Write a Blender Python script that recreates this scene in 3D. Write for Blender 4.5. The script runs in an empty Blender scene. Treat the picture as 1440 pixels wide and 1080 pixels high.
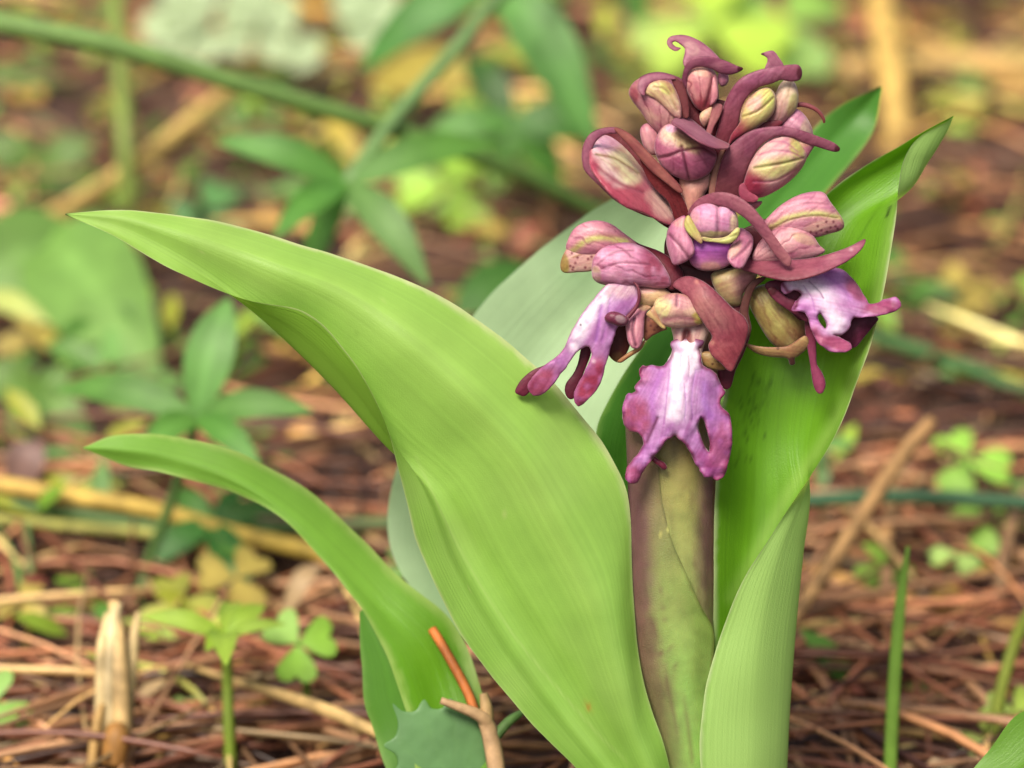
import bpy, math, random
import numpy as np
from mathutils import Vector, Matrix
from mathutils.geometry import delaunay_2d_cdt

random.seed(11)
RNG = np.random.default_rng(11)
C = bpy.context.scene.collection
SC = bpy.context.scene

# ------------------------------------------------------------------ camera, light, exposure
CAM_H, PITCH, F0, FPX = 0.25, math.radians(22.0), 0.45, 4631.0
cam_d = bpy.data.cameras.new('camera'); cam = bpy.data.objects.new('camera', cam_d); C.objects.link(cam)
cam.location = (0, 0, CAM_H); cam.rotation_euler = (math.pi/2 - PITCH, 0, 0)
cam_d.sensor_width = 36.0; cam_d.lens = FPX/1440*36.0
cam_d.clip_start = 0.01; cam_d.clip_end = 200
cam_d.dof.use_dof = True; cam_d.dof.focus_distance = 0.449; cam_d.dof.aperture_fstop = 14.0
SC.camera = cam

SUN_EL, SUN_AZ = math.radians(58), math.radians(-150)   # azimuth measured from +Y (away from camera), negative = left
world = bpy.data.worlds.new('World'); SC.world = world; world.use_nodes = True
nt = world.node_tree; nt.nodes.clear()
sky = nt.nodes.new('ShaderNodeTexSky'); sky.sky_type = 'NISHITA'; sky.sun_disc = False
sky.sun_elevation = SUN_EL; sky.sun_rotation = SUN_AZ; sky.air_density = 1.0; sky.dust_density = 6.0; sky.ozone_density = 0.5
bg = nt.nodes.new('ShaderNodeBackground'); bg.inputs['Strength'].default_value = 0.085
ow = nt.nodes.new('ShaderNodeOutputWorld')
nt.links.new(sky.outputs[0], bg.inputs[0]); nt.links.new(bg.outputs[0], ow.inputs[0])
sd = bpy.data.lights.new('sun', 'SUN'); sun = bpy.data.objects.new('sun', sd); C.objects.link(sun)
sd.energy = 2.9; sd.angle = math.radians(24); sd.color = (1.0, 0.93, 0.80)
sdir = Vector((math.sin(SUN_AZ)*math.cos(SUN_EL), math.cos(SUN_AZ)*math.cos(SUN_EL), math.sin(SUN_EL)))
sun.rotation_euler = sdir.to_track_quat('Z', 'Y').to_euler()
SC.view_settings.view_transform = 'Standard'; SC.view_settings.look = 'None'
SC.view_settings.gamma = 1.0; SC.view_settings.exposure = 0.95
SC.view_settings.use_curve_mapping = False
SC.cycles.max_bounces = 10; SC.cycles.transmission_bounces = 6; SC.cycles.diffuse_bounces = 5

# ------------------------------------------------------------------ frames of reference
CX = np.array((1.0, 0, 0)); CF = np.array((0, math.cos(PITCH), -math.sin(PITCH))); CU = np.array((0, math.sin(PITCH), math.cos(PITCH)))
CAM = np.array((0, 0, CAM_H)); SPX = F0/FPX
def PD(px, py, d):                       # point seen at (px,py) at depth d metres
    px, py, d = (np.asarray(a, float)[..., None] for a in (px, py, d))
    return CAM + d*(CF + (px-720)/FPX*CX - (py-540)/FPX*CU)
def PZ(px, py, z):                       # the plant's own frame; z in 0.097 mm steps towards the camera
    z = np.asarray(z, float) + (600-np.asarray(py, float))*0.10
    return PD(px, py, F0 - z*SPX)
def gdepth(py, h=0.0):
    return (CAM_H-h)/(math.sin(PITCH) + (py-540)/FPX*math.cos(PITCH))
def G(px, py, h=0.0): return PD(px, py, gdepth(py, h))

K = 0.62
def lin(c):
    c = np.asarray(c, float)/255.0
    return np.where(c <= 0.04045, c/12.92, ((c+0.055)/1.055)**2.4)
def alb(c, k=K):
    return np.clip(lin(c)*k, 0, 1)

# ------------------------------------------------------------------ materials
def mat(name):
    m = bpy.data.materials.new(name); m.use_nodes = True; n = m.node_tree; n.nodes.clear()
    out = n.nodes.new('ShaderNodeOutputMaterial'); return m, n, out
def N(n, t, **kw):
    x = n.nodes.new(t)
    for k, v in kw.items(): setattr(x, k, v)
    return x
def attr_mat(name, rough=0.45, transl=0.3, tcol=(1, 1, 1), noise_amt=0.25, noise_scale=900, bump=0.3, bump_scale=4000, spec=0.4,
             back=None, veins=0.0, sheen=0.0, sss=0.0):
    m, n, out = mat(name); L = n.links.new
    at = N(n, 'ShaderNodeAttribute', attribute_name='Col')
    tc = N(n, 'ShaderNodeTexCoord')
    no = N(n, 'ShaderNodeTexNoise'); no.inputs['Scale'].default_value = noise_scale; no.inputs['Detail'].default_value = 4
    L(tc.outputs['Object'], no.inputs['Vector'])
    mr = N(n, 'ShaderNodeMapRange'); mr.inputs[1].default_value = 0.3; mr.inputs[2].default_value = 0.7
    mr.inputs[3].default_value = 1-noise_amt; mr.inputs[4].default_value = 1+noise_amt*0.6
    L(no.outputs['Fac'], mr.inputs[0])
    mul = N(n, 'ShaderNodeVectorMath', operation='SCALE'); L(at.outputs['Color'], mul.inputs[0]); L(mr.outputs[0], mul.inputs['Scale'])
    col = mul.outputs[0]; height = None
    if veins:
        uv = N(n, 'ShaderNodeUVMap', uv_map='UVMap'); sep = N(n, 'ShaderNodeSeparateXYZ'); L(uv.outputs[0], sep.inputs[0])
        wn = N(n, 'ShaderNodeTexNoise'); wn.noise_dimensions = '2D'; wn.inputs['Scale'].default_value = 1.0; wn.inputs['Detail'].default_value = 3
        mp = N(n, 'ShaderNodeMapping'); mp.inputs['Scale'].default_value = (1.2, 60, 1); L(uv.outputs[0], mp.inputs[0]); L(mp.outputs[0], wn.inputs['Vector'])
        wn2 = N(n, 'ShaderNodeTexNoise'); wn2.noise_dimensions = '2D'; wn2.inputs['Detail'].default_value = 2
        mp2 = N(n, 'ShaderNodeMapping'); mp2.inputs['Scale'].default_value = (0.7, 14, 1); L(uv.outputs[0], mp2.inputs[0]); L(mp2.outputs[0], wn2.inputs['Vector'])
        wn2.inputs['Scale'].default_value = 1.0
        ad = N(n, 'ShaderNodeMath', operation='ADD'); L(wn.outputs['Fac'], ad.inputs[0]); L(wn2.outputs['Fac'], ad.inputs[1])
        mv = N(n, 'ShaderNodeMapRange'); mv.inputs[1].default_value = 0.7; mv.inputs[2].default_value = 1.3
        mv.inputs[3].default_value = 1-veins; mv.inputs[4].default_value = 1+veins
        L(ad.outputs[0], mv.inputs[0])
        m2 = N(n, 'ShaderNodeVectorMath', operation='SCALE'); L(col, m2.inputs[0]); L(mv.outputs[0], m2.inputs['Scale']); col = m2.outputs[0]
        height = ad.outputs[0]
    if back is not None:
        ge = N(n, 'ShaderNodeNewGeometry')
        mb = N(n, 'ShaderNodeMix', data_type='RGBA'); mb.inputs['B'].default_value = (*alb(back), 1)
        mm = N(n, 'ShaderNodeMath', operation='MULTIPLY'); L(at.outputs['Alpha'], mm.inputs[1]); L(ge.outputs['Backfacing'], mm.inputs[0])
        L(mm.outputs[0], mb.inputs['Factor']); L(col, mb.inputs['A']); col = mb.outputs['Result']
    p = N(n, 'ShaderNodeBsdfPrincipled'); p.inputs['Roughness'].default_value = rough; p.inputs['Specular IOR Level'].default_value = spec
    if sss:
        p.inputs['Subsurface Weight'].default_value = sss; p.inputs['Subsurface Scale'].default_value = 0.0005
        p.inputs['Subsurface Radius'].default_value = (1.0, 0.4, 0.5)
    if sheen:
        p.inputs['Sheen Weight'].default_value = sheen; p.inputs['Sheen Roughness'].default_value = 0.4; p.inputs['Sheen Tint'].default_value = (1.0, 0.8, 0.9, 1)
    L(col, p.inputs['Base Color'])
    bn = N(n, 'ShaderNodeTexNoise'); bn.inputs['Scale'].default_value = bump_scale; bn.inputs['Detail'].default_value = 2
    L(tc.outputs['Object'], bn.inputs['Vector'])
    bp = N(n, 'ShaderNodeBump'); bp.inputs['Strength'].default_value = bump; bp.inputs['Distance'].default_value = 0.00012
    L(bn.outputs['Fac'], bp.inputs['Height'])
    nrm = bp.outputs[0]
    if height is not None:
        b2 = N(n, 'ShaderNodeBump'); b2.inputs['Strength'].default_value = 0.35; b2.inputs['Distance'].default_value = 0.00015
        L(height, b2.inputs['Height']); L(nrm, b2.inputs['Normal']); nrm = b2.outputs[0]
    L(nrm, p.inputs['Normal'])
    sh = p.outputs[0]
    if transl:
        t = N(n, 'ShaderNodeBsdfTranslucent')
        tm = N(n, 'ShaderNodeVectorMath', operation='MULTIPLY'); tm.inputs[1].default_value = tcol; L(col, tm.inputs[0]); L(tm.outputs[0], t.inputs[0])
        mx = N(n, 'ShaderNodeMixShader'); mx.inputs[0].default_value = transl; L(p.outputs[0], mx.inputs[1]); L(t.outputs[0], mx.inputs[2]); sh = mx.outputs[0]
    L(sh, out.inputs[0]); return m

M_PETAL = attr_mat('petal', 0.48, 0.26, (1.4, 0.9, 1.1), 0.14, 1800, 0.5, 3200, 0.25, sheen=0.25)
M_BUD = attr_mat('bud', 0.44, 0.0, (1, 1, 1), 0.14, 1800, 0.5, 3200, 0.28, sss=0.25, sheen=0.2)
M_LEAF = attr_mat('orchid_leaf', 0.36, 0.34, (1.15, 1.25, 0.35), 0.06, 220, 0.35, 5000, 0.3, back=(184, 226, 126), veins=0.07)
M_LEAF_A = attr_mat('orchid_leaf_arching', 0.36, 0.34, (1.15, 1.25, 0.35), 0.06, 220, 0.35, 5000, 0.3, back=(146, 192, 70), veins=0.07)
M_STEM = attr_mat('stem', 0.4, 0.0, (1, 1, 1), 0.2, 400, 0.5, 5000, 0.4, sss=0.3)
M_WEED = attr_mat('weed_leaf', 0.45, 0.35, (1.2, 1.3, 0.5), 0.2, 150, 0.2, 2000, 0.35, veins=0.08)
M_DRY = attr_mat('dry_matter', 0.6, 0.0, (1, 1, 1), 0.5, 260, 0.6, 1500, 0.3)

def needle_mat():
    m, n, out = mat('pine_needle'); L = n.links.new
    oi = N(n, 'ShaderNodeObjectInfo'); at = N(n, 'ShaderNodeAttribute', attribute_name='Col')
    tc = N(n, 'ShaderNodeTexCoord'); no = N(n, 'ShaderNodeTexNoise'); no.inputs['Scale'].default_value = 250; no.inputs['Detail'].default_value = 5
    L(tc.outputs['Object'], no.inputs[0])
    hs = N(n, 'ShaderNodeHueSaturation')
    mr = N(n, 'ShaderNodeMapRange'); mr.inputs[3].default_value = 0.5; mr.inputs[4].default_value = 1.35; L(no.outputs[0], mr.inputs[0])
    mr2 = N(n, 'ShaderNodeMapRange'); mr2.inputs[3].default_value = 0.5; mr2.inputs[4].default_value = 1.5; L(oi.outputs['Random'], mr2.inputs[0])
    mu = N(n, 'ShaderNodeMath', operation='MULTIPLY'); L(mr.outputs[0], mu.inputs[0]); L(mr2.outputs[0], mu.inputs[1])
    L(mu.outputs[0], hs.inputs['Value']); L(at.outputs['Color'], hs.inputs['Color'])
    p = N(n, 'ShaderNodeBsdfPrincipled'); p.inputs['Roughness'].default_value = 0.42; L(hs.outputs[0], p.inputs['Base Color'])
    L(p.outputs[0], out.inputs[0]); return m
M_NEEDLE = needle_mat()

def ground_mat():
    m, n, out = mat('soil'); L = n.links.new
    tc = N(n, 'ShaderNodeTexCoord')
    a = N(n, 'ShaderNodeTexNoise'); a.inputs['Scale'].default_value = 30; a.inputs['Detail'].default_value = 6
    b = N(n, 'ShaderNodeTexNoise'); b.inputs['Scale'].default_value = 350; b.inputs['Detail'].default_value = 6
    L(tc.outputs['Object'], a.inputs[0]); L(tc.outputs['Object'], b.inputs[0])
    r = N(n, 'ShaderNodeValToRGB'); e = r.color_ramp.elements
    e[0].position = 0.3; e[0].color = (0.02, 0.010, 0.006, 1); e[1].position = 0.75; e[1].color = (0.13, 0.055, 0.035, 1)
    x = e.new(0.5); x.color = (0.065, 0.03, 0.018, 1)
    mx = N(n, 'ShaderNodeMath', operation='MULTIPLY_ADD'); mx.inputs[1].default_value = 0.5
    L(b.outputs[0], mx.inputs[0]); 
    m3 = N(n, 'ShaderNodeMath', operation='MULTIPLY'); m3.inputs[1].default_value = 0.5; L(a.outputs[0], m3.inputs[0]); L(m3.outputs[0], mx.inputs[2])
    L(mx.outputs[0], r.inputs[0])
    p = N(n, 'ShaderNodeBsdfPrincipled'); p.inputs['Roughness'].default_value = 0.9; L(r.outputs[0], p.inputs['Base Color'])
    bp = N(n, 'ShaderNodeBump'); bp.inputs['Strength'].default_value = 1; bp.inputs['Distance'].default_value = 0.003; L(b.outputs[0], bp.inputs['Height']); L(bp.outputs[0], p.inputs['Normal'])
    L(p.outputs[0], out.inputs[0]); return m
M_SOIL = ground_mat()

# ------------------------------------------------------------------ object helpers
def thing(name, label, cat, loc, group=None):
    o = bpy.data.objects.new(name, None); C.objects.link(o); o.location = tuple(loc); o.empty_display_size = 0.01
    o['label'] = label; o['category'] = cat
    if group: o['group'] = group
    return o
def tag(o, label, cat, group=None):
    o['label'] = label; o['category'] = cat
    if group: o['group'] = group
    return o
def part_group(name, parent, label=None):
    o = bpy.data.objects.new(name, None); C.objects.link(o); o.parent = parent; o.empty_display_size = 0.005
    if label: o['label'] = label
    return o
def wloc(o):
    v = np.zeros(3)
    while o is not None: v = v + np.array(o.location); o = o.parent
    return v
def mkmesh(name, V, F, col, material, parent=None, uv=None, thick=0.0, smooth=True, label=None, origin=None):
    V = np.asarray(V, float)
    off = wloc(parent) if parent is not None else (np.zeros(3) if origin is None else np.asarray(origin, float))
    me = bpy.data.meshes.new(name); me.from_pydata((V-off).tolist(), [], [list(f) for f in F]); me.update()
    if smooth: me.polygons.foreach_set('use_smooth', [True]*len(me.polygons))
    ca = me.color_attributes.new('Col', 'FLOAT_COLOR', 'POINT')
    col = np.asarray(col, float)
    if col.ndim == 1: col = np.tile(col, (len(V), 1))
    ca.data.foreach_set('color', (np.hstack([col, np.ones((len(V), 1))]) if col.shape[1] == 3 else col).ravel())
    if uv is not None:
        ul = me.uv_layers.new(name='UVMap'); idx = np.zeros(len(me.loops), int); me.loops.foreach_get('vertex_index', idx)
        ul.data.foreach_set('uv', np.asarray(uv, float)[idx].ravel())
    me.materials.append(material)
    o = bpy.data.objects.new(name, me); C.objects.link(o)
    if parent is not None: o.parent = parent
    elif origin is not None: o.location = tuple(off)
    if thick:
        s = o.modifiers.new('thickness', 'SOLIDIFY'); s.thickness = thick; s.offset = 0
    if label: o['label'] = label
    return o

# ------------------------------------------------------------------ curve maths
def catmull(P, n, closed=False):
    P = np.asarray(P, float); m = len(P)
    segs = m if closed else m-1
    t = np.linspace(0, segs, n, endpoint=not closed); i = np.minimum(t.astype(int), segs-1); f = (t-i)[:, None]
    if closed: g = lambda k: P[(i+k) % m]
    else:
        Q = np.vstack([2*P[0]-P[1], P, 2*P[-1]-P[-2]]); g = lambda k: Q[np.clip(i+k+1, 0, m+1)]
    a, b, c, d = g(-1), g(0), g(1), g(2)
    return 0.5*((2*b)+(-a+c)*f+(2*a-5*b+4*c-d)*f**2+(-a+3*b-3*c+d)*f**3)
def inside(pts, poly):
    x, y = pts[:, 0][:, None], pts[:, 1][:, None]; x0, y0 = poly[:, 0][None], poly[:, 1][None]
    x1, y1 = np.roll(poly[:, 0], -1)[None], np.roll(poly[:, 1], -1)[None]
    c = ((y0 > y) != (y1 > y)) & (x < (x1-x0)*(y-y0)/np.where(y1 == y0, 1e-9, y1-y0)+x0)
    return c.sum(1) % 2 == 1
def dist_line(pts, line, closed=False):
    a = line; b = np.roll(line, -1, 0)
    if not closed: a, b = a[:-1], b[:-1]
    d = b-a; L = np.maximum((d**2).sum(1), 1e-9)
    out = np.full(len(pts), 1e9)
    for s in range(0, len(pts), 4000):
        q = pts[s:s+4000]
        t = np.clip(((q[:, None]-a)*d).sum(2)/L, 0, 1)
        out[s:s+4000] = np.sqrt((((a+t[..., None]*d)-q[:, None])**2).sum(2).min(1))
    return out
def vnoise(x, y, s, seed=0):
    r = np.random.default_rng(seed); g = r.random((64, 64))
    u, v = x/s+seed*3.7, y/s+seed*1.3; i, j = np.floor(u).astype(int), np.floor(v).astype(int); fu, fv = u-i, v-j
    fu, fv = fu*fu*(3-2*fu), fv*fv*(3-2*fv)
    q = lambda a, b: g[a % 64, b % 64]
    return (q(i, j)*(1-fu)+q(i+1, j)*fu)*(1-fv)+(q(i, j+1)*(1-fu)+q(i+1, j+1)*fu)*fv
def paint(xy, edged, base, items):
    x, y = xy[:, 0], xy[:, 1]; col = np.tile(lin(base), (len(x), 1)); groove = np.zeros(len(x))
    nz = (vnoise(x, y, 9, 3)-0.5)*2
    for it in items:
        k = it[0]
        if k == 'blob':
            _, cx, cy, rx, ry, ang, c, st = it[:8]; soft = it[8] if len(it) > 8 else 0.6
            a = math.radians(ang); dx, dy = x-cx, y-cy
            u = (dx*math.cos(a)+dy*math.sin(a))/rx; v = (-dx*math.sin(a)+dy*math.cos(a))/ry
            r = np.sqrt(u*u+v*v)+nz*0.12; w = np.clip((1+soft/2-r)/soft, 0, 1); w = w*w*(3-2*w)*st
        elif k == 'edge':
            _, wd, c, st = it; w = np.clip(1-edged/wd+nz*0.25, 0, 1)*st; w = np.where(edged > wd*1.3, 0, w)
        elif k == 'line':
            _, pts, wd, c, st = it[:5]; gr = it[5] if len(it) > 5 else 0
            P = catmull(pts, 24) if len(pts) > 2 else np.asarray(pts, float)
            d = dist_line(xy, P); w = np.exp(-(d/wd)**2)*st; groove = np.maximum(groove, np.exp(-(d/(wd*1.2))**2)*gr)
        elif k == 'grad':
            _, x0, y0, x1, y1, c, st = it; L = (x1-x0)**2+(y1-y0)**2
            w = np.clip(((x-x0)*(x1-x0)+(y-y0)*(y1-y0))/L+nz*0.06, 0, 1); w = w*w*(3-2*w)*st
        elif k == 'fan':
            _, cx, cy, freq, c, st = it; an = np.arctan2(y-cy, x-cx)+nz*0.05; rr = np.hypot(x-cx, y-cy)
            w = np.clip((np.cos(an*freq)-0.74)/0.26, 0, 1)*min(1, st*1.45)*np.clip(rr/12, 0, 1)*(0.45+0.55*vnoise(x, y, 7, 8))
            groove = np.maximum(groove, w*0.35)
        elif k == 'spots':
            _, P, rad, c, st = it; w = np.zeros(len(x))
            for q in P: w = np.maximum(w, np.exp(-(((x-q[0])**2+(y-q[1])**2)/rad**2)**1.5)*st)
        elif k == 'mottle':
            _, s, c, st, seed = it; w = np.clip(vnoise(x, y, s, seed)*2-0.9, 0, 1)*st
        w = w[:, None]; col = col*(1-w)+lin(c)*w
    return col*KP[0], groove

KP = [K]
def tps(pts):
    P = np.asarray(pts, float)
    if P.ndim == 1 and len(P) == 1: return lambda x, y: np.full(np.shape(x), P[0])
    if len(P) == 1: return lambda x, y: np.full(np.shape(x), P[0, 2])
    xy = P[:, :2]/50; z = P[:, 2]; n = len(P)
    U = lambda r: np.where(r > 1e-6, r*r*np.log(np.maximum(r, 1e-6)), 0)
    r = np.linalg.norm(xy[:, None]-xy[None], axis=2); A = np.zeros((n+3, n+3)); A[:n, :n] = U(r)+np.eye(n)*1e-3
    A[:n, n] = 1; A[:n, n+1:] = xy; A[n:, :n] = A[:n, n:].T
    w = np.linalg.lstsq(A, np.concatenate([z, np.zeros(3)]), rcond=1e-8)[0]
    def f(x, y):
        q = np.stack([np.ravel(x), np.ravel(y)], 1)/50
        rr = np.linalg.norm(q[:, None]-xy[None], axis=2)
        return (U(rr)@w[:n]+w[n]+q@w[n+1:]).reshape(np.shape(x))
    return f
def inflate(poly, holes):
    lo = poly.min(0)-4; hi = poly.max(0)+4; s = max(1.2, (hi-lo).max()/60)
    nx, ny = int((hi[0]-lo[0])/s)+2, int((hi[1]-lo[1])/s)+2
    X, Y = np.meshgrid(lo[0]+np.arange(nx)*s, lo[1]+np.arange(ny)*s)
    q = np.stack([X.ravel(), Y.ravel()], 1); m = inside(q, poly)
    for h in holes: m &= ~inside(q, h)
    m = m.reshape(X.shape); u = np.zeros(X.shape)
    for _ in range(int(max(nx, ny)*14)):
        v = 0.25*(np.roll(u, 1, 0)+np.roll(u, -1, 0)+np.roll(u, 1, 1)+np.roll(u, -1, 1)+4*s*s); u = np.where(m, v, 0)
    def f(x, y):
        a = np.clip((x-lo[0])/s, 0, nx-1.001); b = np.clip((y-lo[1])/s, 0, ny-1.001); i, j = a.astype(int), b.astype(int); fa, fb = a-i, b-j
        return np.sqrt(np.maximum((u[j, i]*(1-fa)+u[j, i+1]*fa)*(1-fb)+(u[j+1, i]*(1-fa)+u[j+1, i+1]*fa)*fb, 0))
    return f

def petal(name, parent, outline, z, base, items=(), puff=0.4, closed=False, holes=(), sp=1.7, thick=2.2, rag=0.0, wav=0.0, material=None, flat=0, label=None, backpuff=None):
    """a petal, bract, sepal or bud cut to its outline and bulged; z = (x,y,z) heights the sheet passes through"""
    per = np.linalg.norm(np.diff(np.vstack([outline, outline[:1]]), axis=0), axis=1).sum()
    poly = catmull(outline, max(24, int(per/1.6)), True)
    if rag:
        s_ = np.arange(len(poly))*1.6; tg = np.roll(poly, -1, 0)-np.roll(poly, 1, 0); nr = np.stack([-tg[:, 1], tg[:, 0]], 1); nr /= np.maximum(np.linalg.norm(nr, axis=1), 1e-6)[:, None]
        poly = poly+nr*((vnoise(s_, s_*0, 5, 21)-.5)*2*rag+(vnoise(s_, s_*0, 11, 22)-.5)*2*rag)[:, None]
    hs = [catmull(h, 20, True) for h in holes]
    lo, hi = poly.min(0), poly.max(0)
    gx, gy = np.meshgrid(np.arange(lo[0], hi[0]+sp, sp), np.arange(lo[1], hi[1]+sp, sp*0.87))
    gx[1::2] += sp/2; q = np.stack([gx.ravel(), gy.ravel()], 1); q += RNG.normal(0, sp*0.06, q.shape)
    m = inside(q, poly)
    for h in hs: m &= ~inside(q, h)
    q = q[m]; dd = dist_line(q, poly, True)
    for h in hs: dd = np.minimum(dd, dist_line(q, h, True))
    q = q[dd > 1.5]
    tang = np.roll(poly, -1, 0)-np.roll(poly, 1, 0); nn = np.stack([-tang[:, 1], tang[:, 0]], 1); nn /= np.maximum(np.linalg.norm(nn, axis=1), 1e-6)[:, None]
    ring = poly+nn*0.7
    if inside(ring, poly).mean() < 0.5: ring = poly-nn*0.7
    dr = dist_line(ring, poly, True); ring = ring[inside(ring, poly) & (dr > 0.45)]
    loops = [poly]+hs; bpts = np.vstack(loops); allp = np.vstack([bpts, ring, q])
    edges = []; s0 = 0
    for lp in loops:
        edges += [(s0+i, s0+(i+1) % len(lp)) for i in range(len(lp))]; s0 += len(lp)
    r = delaunay_2d_cdt([Vector(p) for p in allp], edges, [], 0, 1e-5)
    V2 = np.array([tuple(v) for v in r[0]]); T = np.array([f for f in r[2] if len(f) == 3])
    cen = V2[T].mean(1); km = inside(cen, poly)
    for h in hs: km &= ~inside(cen, h)
    T = T[km]; used = np.unique(T); remap = -np.ones(len(V2), int); remap[used] = np.arange(len(used)); V2 = V2[used]; T = remap[T]
    a = V2[T]; cr = (a[:, 1, 0]-a[:, 0, 0])*(a[:, 2, 1]-a[:, 0, 1])-(a[:, 1, 1]-a[:, 0, 1])*(a[:, 2, 0]-a[:, 0, 0])
    T[cr > 0] = T[cr > 0][:, ::-1]                     # image y points down: this order faces the camera
    ed = dist_line(V2, poly, True)
    for h in hs: ed = np.minimum(ed, dist_line(V2, h, True))
    KP[0] = 1.0; col, gr = paint(V2, ed, base, items); KP[0] = K; col = 0.70*np.maximum(col, 1e-4)**1.22
    if material is None:
        q0 = poly-poly.mean(0); ax = np.linalg.eigh(q0.T@q0)[1][:, 1]; al = (V2-poly.mean(0))@ax; ac = (V2-poly.mean(0))@np.array((-ax[1], ax[0]))
        ac = ac*(1+0.006*np.abs(al)); sd_ = len(outline)+int(abs(lo[1])) % 11
        st = vnoise(ac, al*0.09, 2.6, sd_)*0.6+vnoise(ac, al*0.12, 6.5, sd_+1)*0.4; st = (st-0.5)*2
        bl = (vnoise(V2[:, 0], V2[:, 1], 16, sd_+2)-0.5)*2
        whiteness = np.clip((col.min(1)-0.42)/0.2, 0, 1)
        amt = (1-0.85*whiteness)[:, None]
        col = col*(1+amt*(st[:, None]*np.array((0.20, 0.42, 0.26))+bl[:, None]*np.array((0.14, 0.28, 0.14))))
        gr = gr+np.clip(-st, 0, 1)*0.05
        lum = (col@np.array((.3, .6, .1)))[:, None]; sat = 0.88+0.12*whiteness[:, None]
        col = (lum+(col-lum)*sat)*(0.95+0.1*whiteness[:, None])
    col = np.clip(col*np.array((0.98, 0.97, 1.04)), 0, 0.85)
    x, y = V2[:, 0], V2[:, 1]; z0 = tps(z)(x, y); h = inflate(poly, hs)(x, y)*puff
    h = np.where(ed < 0.05, 0, h)
    if not closed: h = np.sign(puff)*np.abs(h)**2/(np.abs(h)+9.0*max(abs(puff), .2))*0.55
    zf = z0+h-gr*2.2+(vnoise(x, y, 14, len(outline))-0.5)*0.8*np.clip(ed/6, 0, 1)
    if wav: 
        per_n = vnoise(x, y, 11, int(abs(lo[0])) % 17)-0.5
        zf += wav*per_n*2*np.exp(-ed/7)
    Vf = PZ(x, y, zf); F = T.tolist(); Vall = Vf; colall = col
    if closed:
        bp = puff if backpuff is None else backpuff
        isb = ed < 0.05; bi = np.where(~isb)[0]; mp = np.arange(len(V2)); mp[bi] = len(V2)+np.arange(len(bi))
        Vb = PZ(x[bi], y[bi], z0[bi]-h[bi]*(bp/puff)); Vall = np.vstack([Vf, Vb]); colall = np.vstack([col, col[bi]])
        F = F+[[mp[t[2]], mp[t[1]], mp[t[0]]] for t in T.tolist()]
    mt = material or (M_BUD if closed else M_PETAL)
    return mkmesh(name, Vall, F, colall, mt, parent, thick=0 if closed else thick*SPX, label=label)

def patch(name, parent, rows, nu, nv, base, items=(), material=None, wave=1.3, flip=False, thick=3.0, label=None, frame=PZ, nlen=1.0):
    """leaf blade through a grid of control points; u runs along the blade, v across"""
    R = []
    for r in rows:
        r = [np.array(p, float) for p in r]
        if len(r) == 3: r = [r[0], (r[0]+r[1])/2, r[1], (r[1]+r[2])/2, r[2]]
        R.append(r)
    A = np.array(R); k = A.shape[1]
    B = np.stack([catmull(A[:, j], nu) for j in range(k)], 1)
    D = np.stack([catmull(B[i], nv) for i in range(nu)], 0)
    flatp = D.reshape(-1, 3); uu, vv = np.meshgrid(np.linspace(0, nlen, nu), np.linspace(0, 1, nv), indexing='ij')
    ed = np.minimum(vv, 1-vv).ravel()*60
    wn_ = np.stack([vnoise(flatp[:, 0], flatp[:, 1], 46, 31)-.5, vnoise(flatp[:, 0], flatp[:, 1], 40, 32)-.5, (vnoise(flatp[:, 0], flatp[:, 1], 60, 33)-.5)*4], 1)*2*wave
    flatp = flatp+wn_*np.exp(-ed/6)[:, None]+np.stack([0*ed, 0*ed, (vnoise(flatp[:, 0], flatp[:, 1], 80, 34)-.5)*5*wave], 1)
    col, gr = paint(flatp[:, :2], ed, base, items)
    V = frame(flatp[:, 0], flatp[:, 1], flatp[:, 2]); F = []
    col = np.hstack([col, np.clip(ed/1.8, 0, 1)[:, None]])
    for i in range(nu-1):
        for j in range(nv-1):
            a = i*nv+j; f = [a, a+1, a+nv+1, a+nv]; F.append(f[::-1] if flip else f)
    o = mkmesh(name, V, F, col, material or M_LEAF, parent, uv=np.stack([uu.ravel(), vv.ravel()], 1), thick=0, label=label)
    return o

def tube_arrays(P, R, seg=10, squash=1.0):
    P = np.asarray(P, float); n = len(P); T = np.gradient(P, axis=0); T /= np.maximum(np.linalg.norm(T, axis=1), 1e-12)[:, None]
    ref = np.array((0, 1, 0.3)) if abs(T[0] @ np.array((0, 1, 0.3)))/1.05 < 0.9 else np.array((1, 0, 0.2))
    V = []
    for i in range(n):
        s = np.cross(T[i], ref); s /= np.linalg.norm(s); u = np.cross(s, T[i]); ref = u
        a = np.linspace(0, 2*math.pi, seg, endpoint=False)
        V.append(P[i]+R[i]*(np.cos(a)[:, None]*s+np.sin(a)[:, None]*u*squash))
    V = np.vstack(V); F = [[i*seg+j, i*seg+(j+1) % seg, (i+1)*seg+(j+1) % seg, (i+1)*seg+j] for i in range(n-1) for j in range(seg)]
    F.append(list(range(seg))[::-1]); F.append([(n-1)*seg+j for j in range(seg)]); return V, F
def tube(name, parent, P, R, col, material, seg=10, n=None, squash=1.0, origin=None, c2=None, label=None):
    P = np.asarray(P, float); R = np.asarray(R, float)
    n = n or max(8, len(P)*5); Q = catmull(np.hstack([P, R[:, None]]), n)
    V, F = tube_arrays(Q[:, :3], np.maximum(Q[:, 3], 1e-5), seg, squash)
    c = alb(col)
    if c2 is not None:
        t = np.repeat(np.linspace(0, 1, n), seg)[:, None]; c = alb(col)*(1-t)+alb(c2)*t
    uv = np.stack([np.repeat(np.linspace(0, 1, n), seg), np.tile(np.linspace(0, 1, seg), n)], 1)
    return mkmesh(name, V, F, c, material, parent, uv=uv, origin=origin, label=label)

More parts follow.
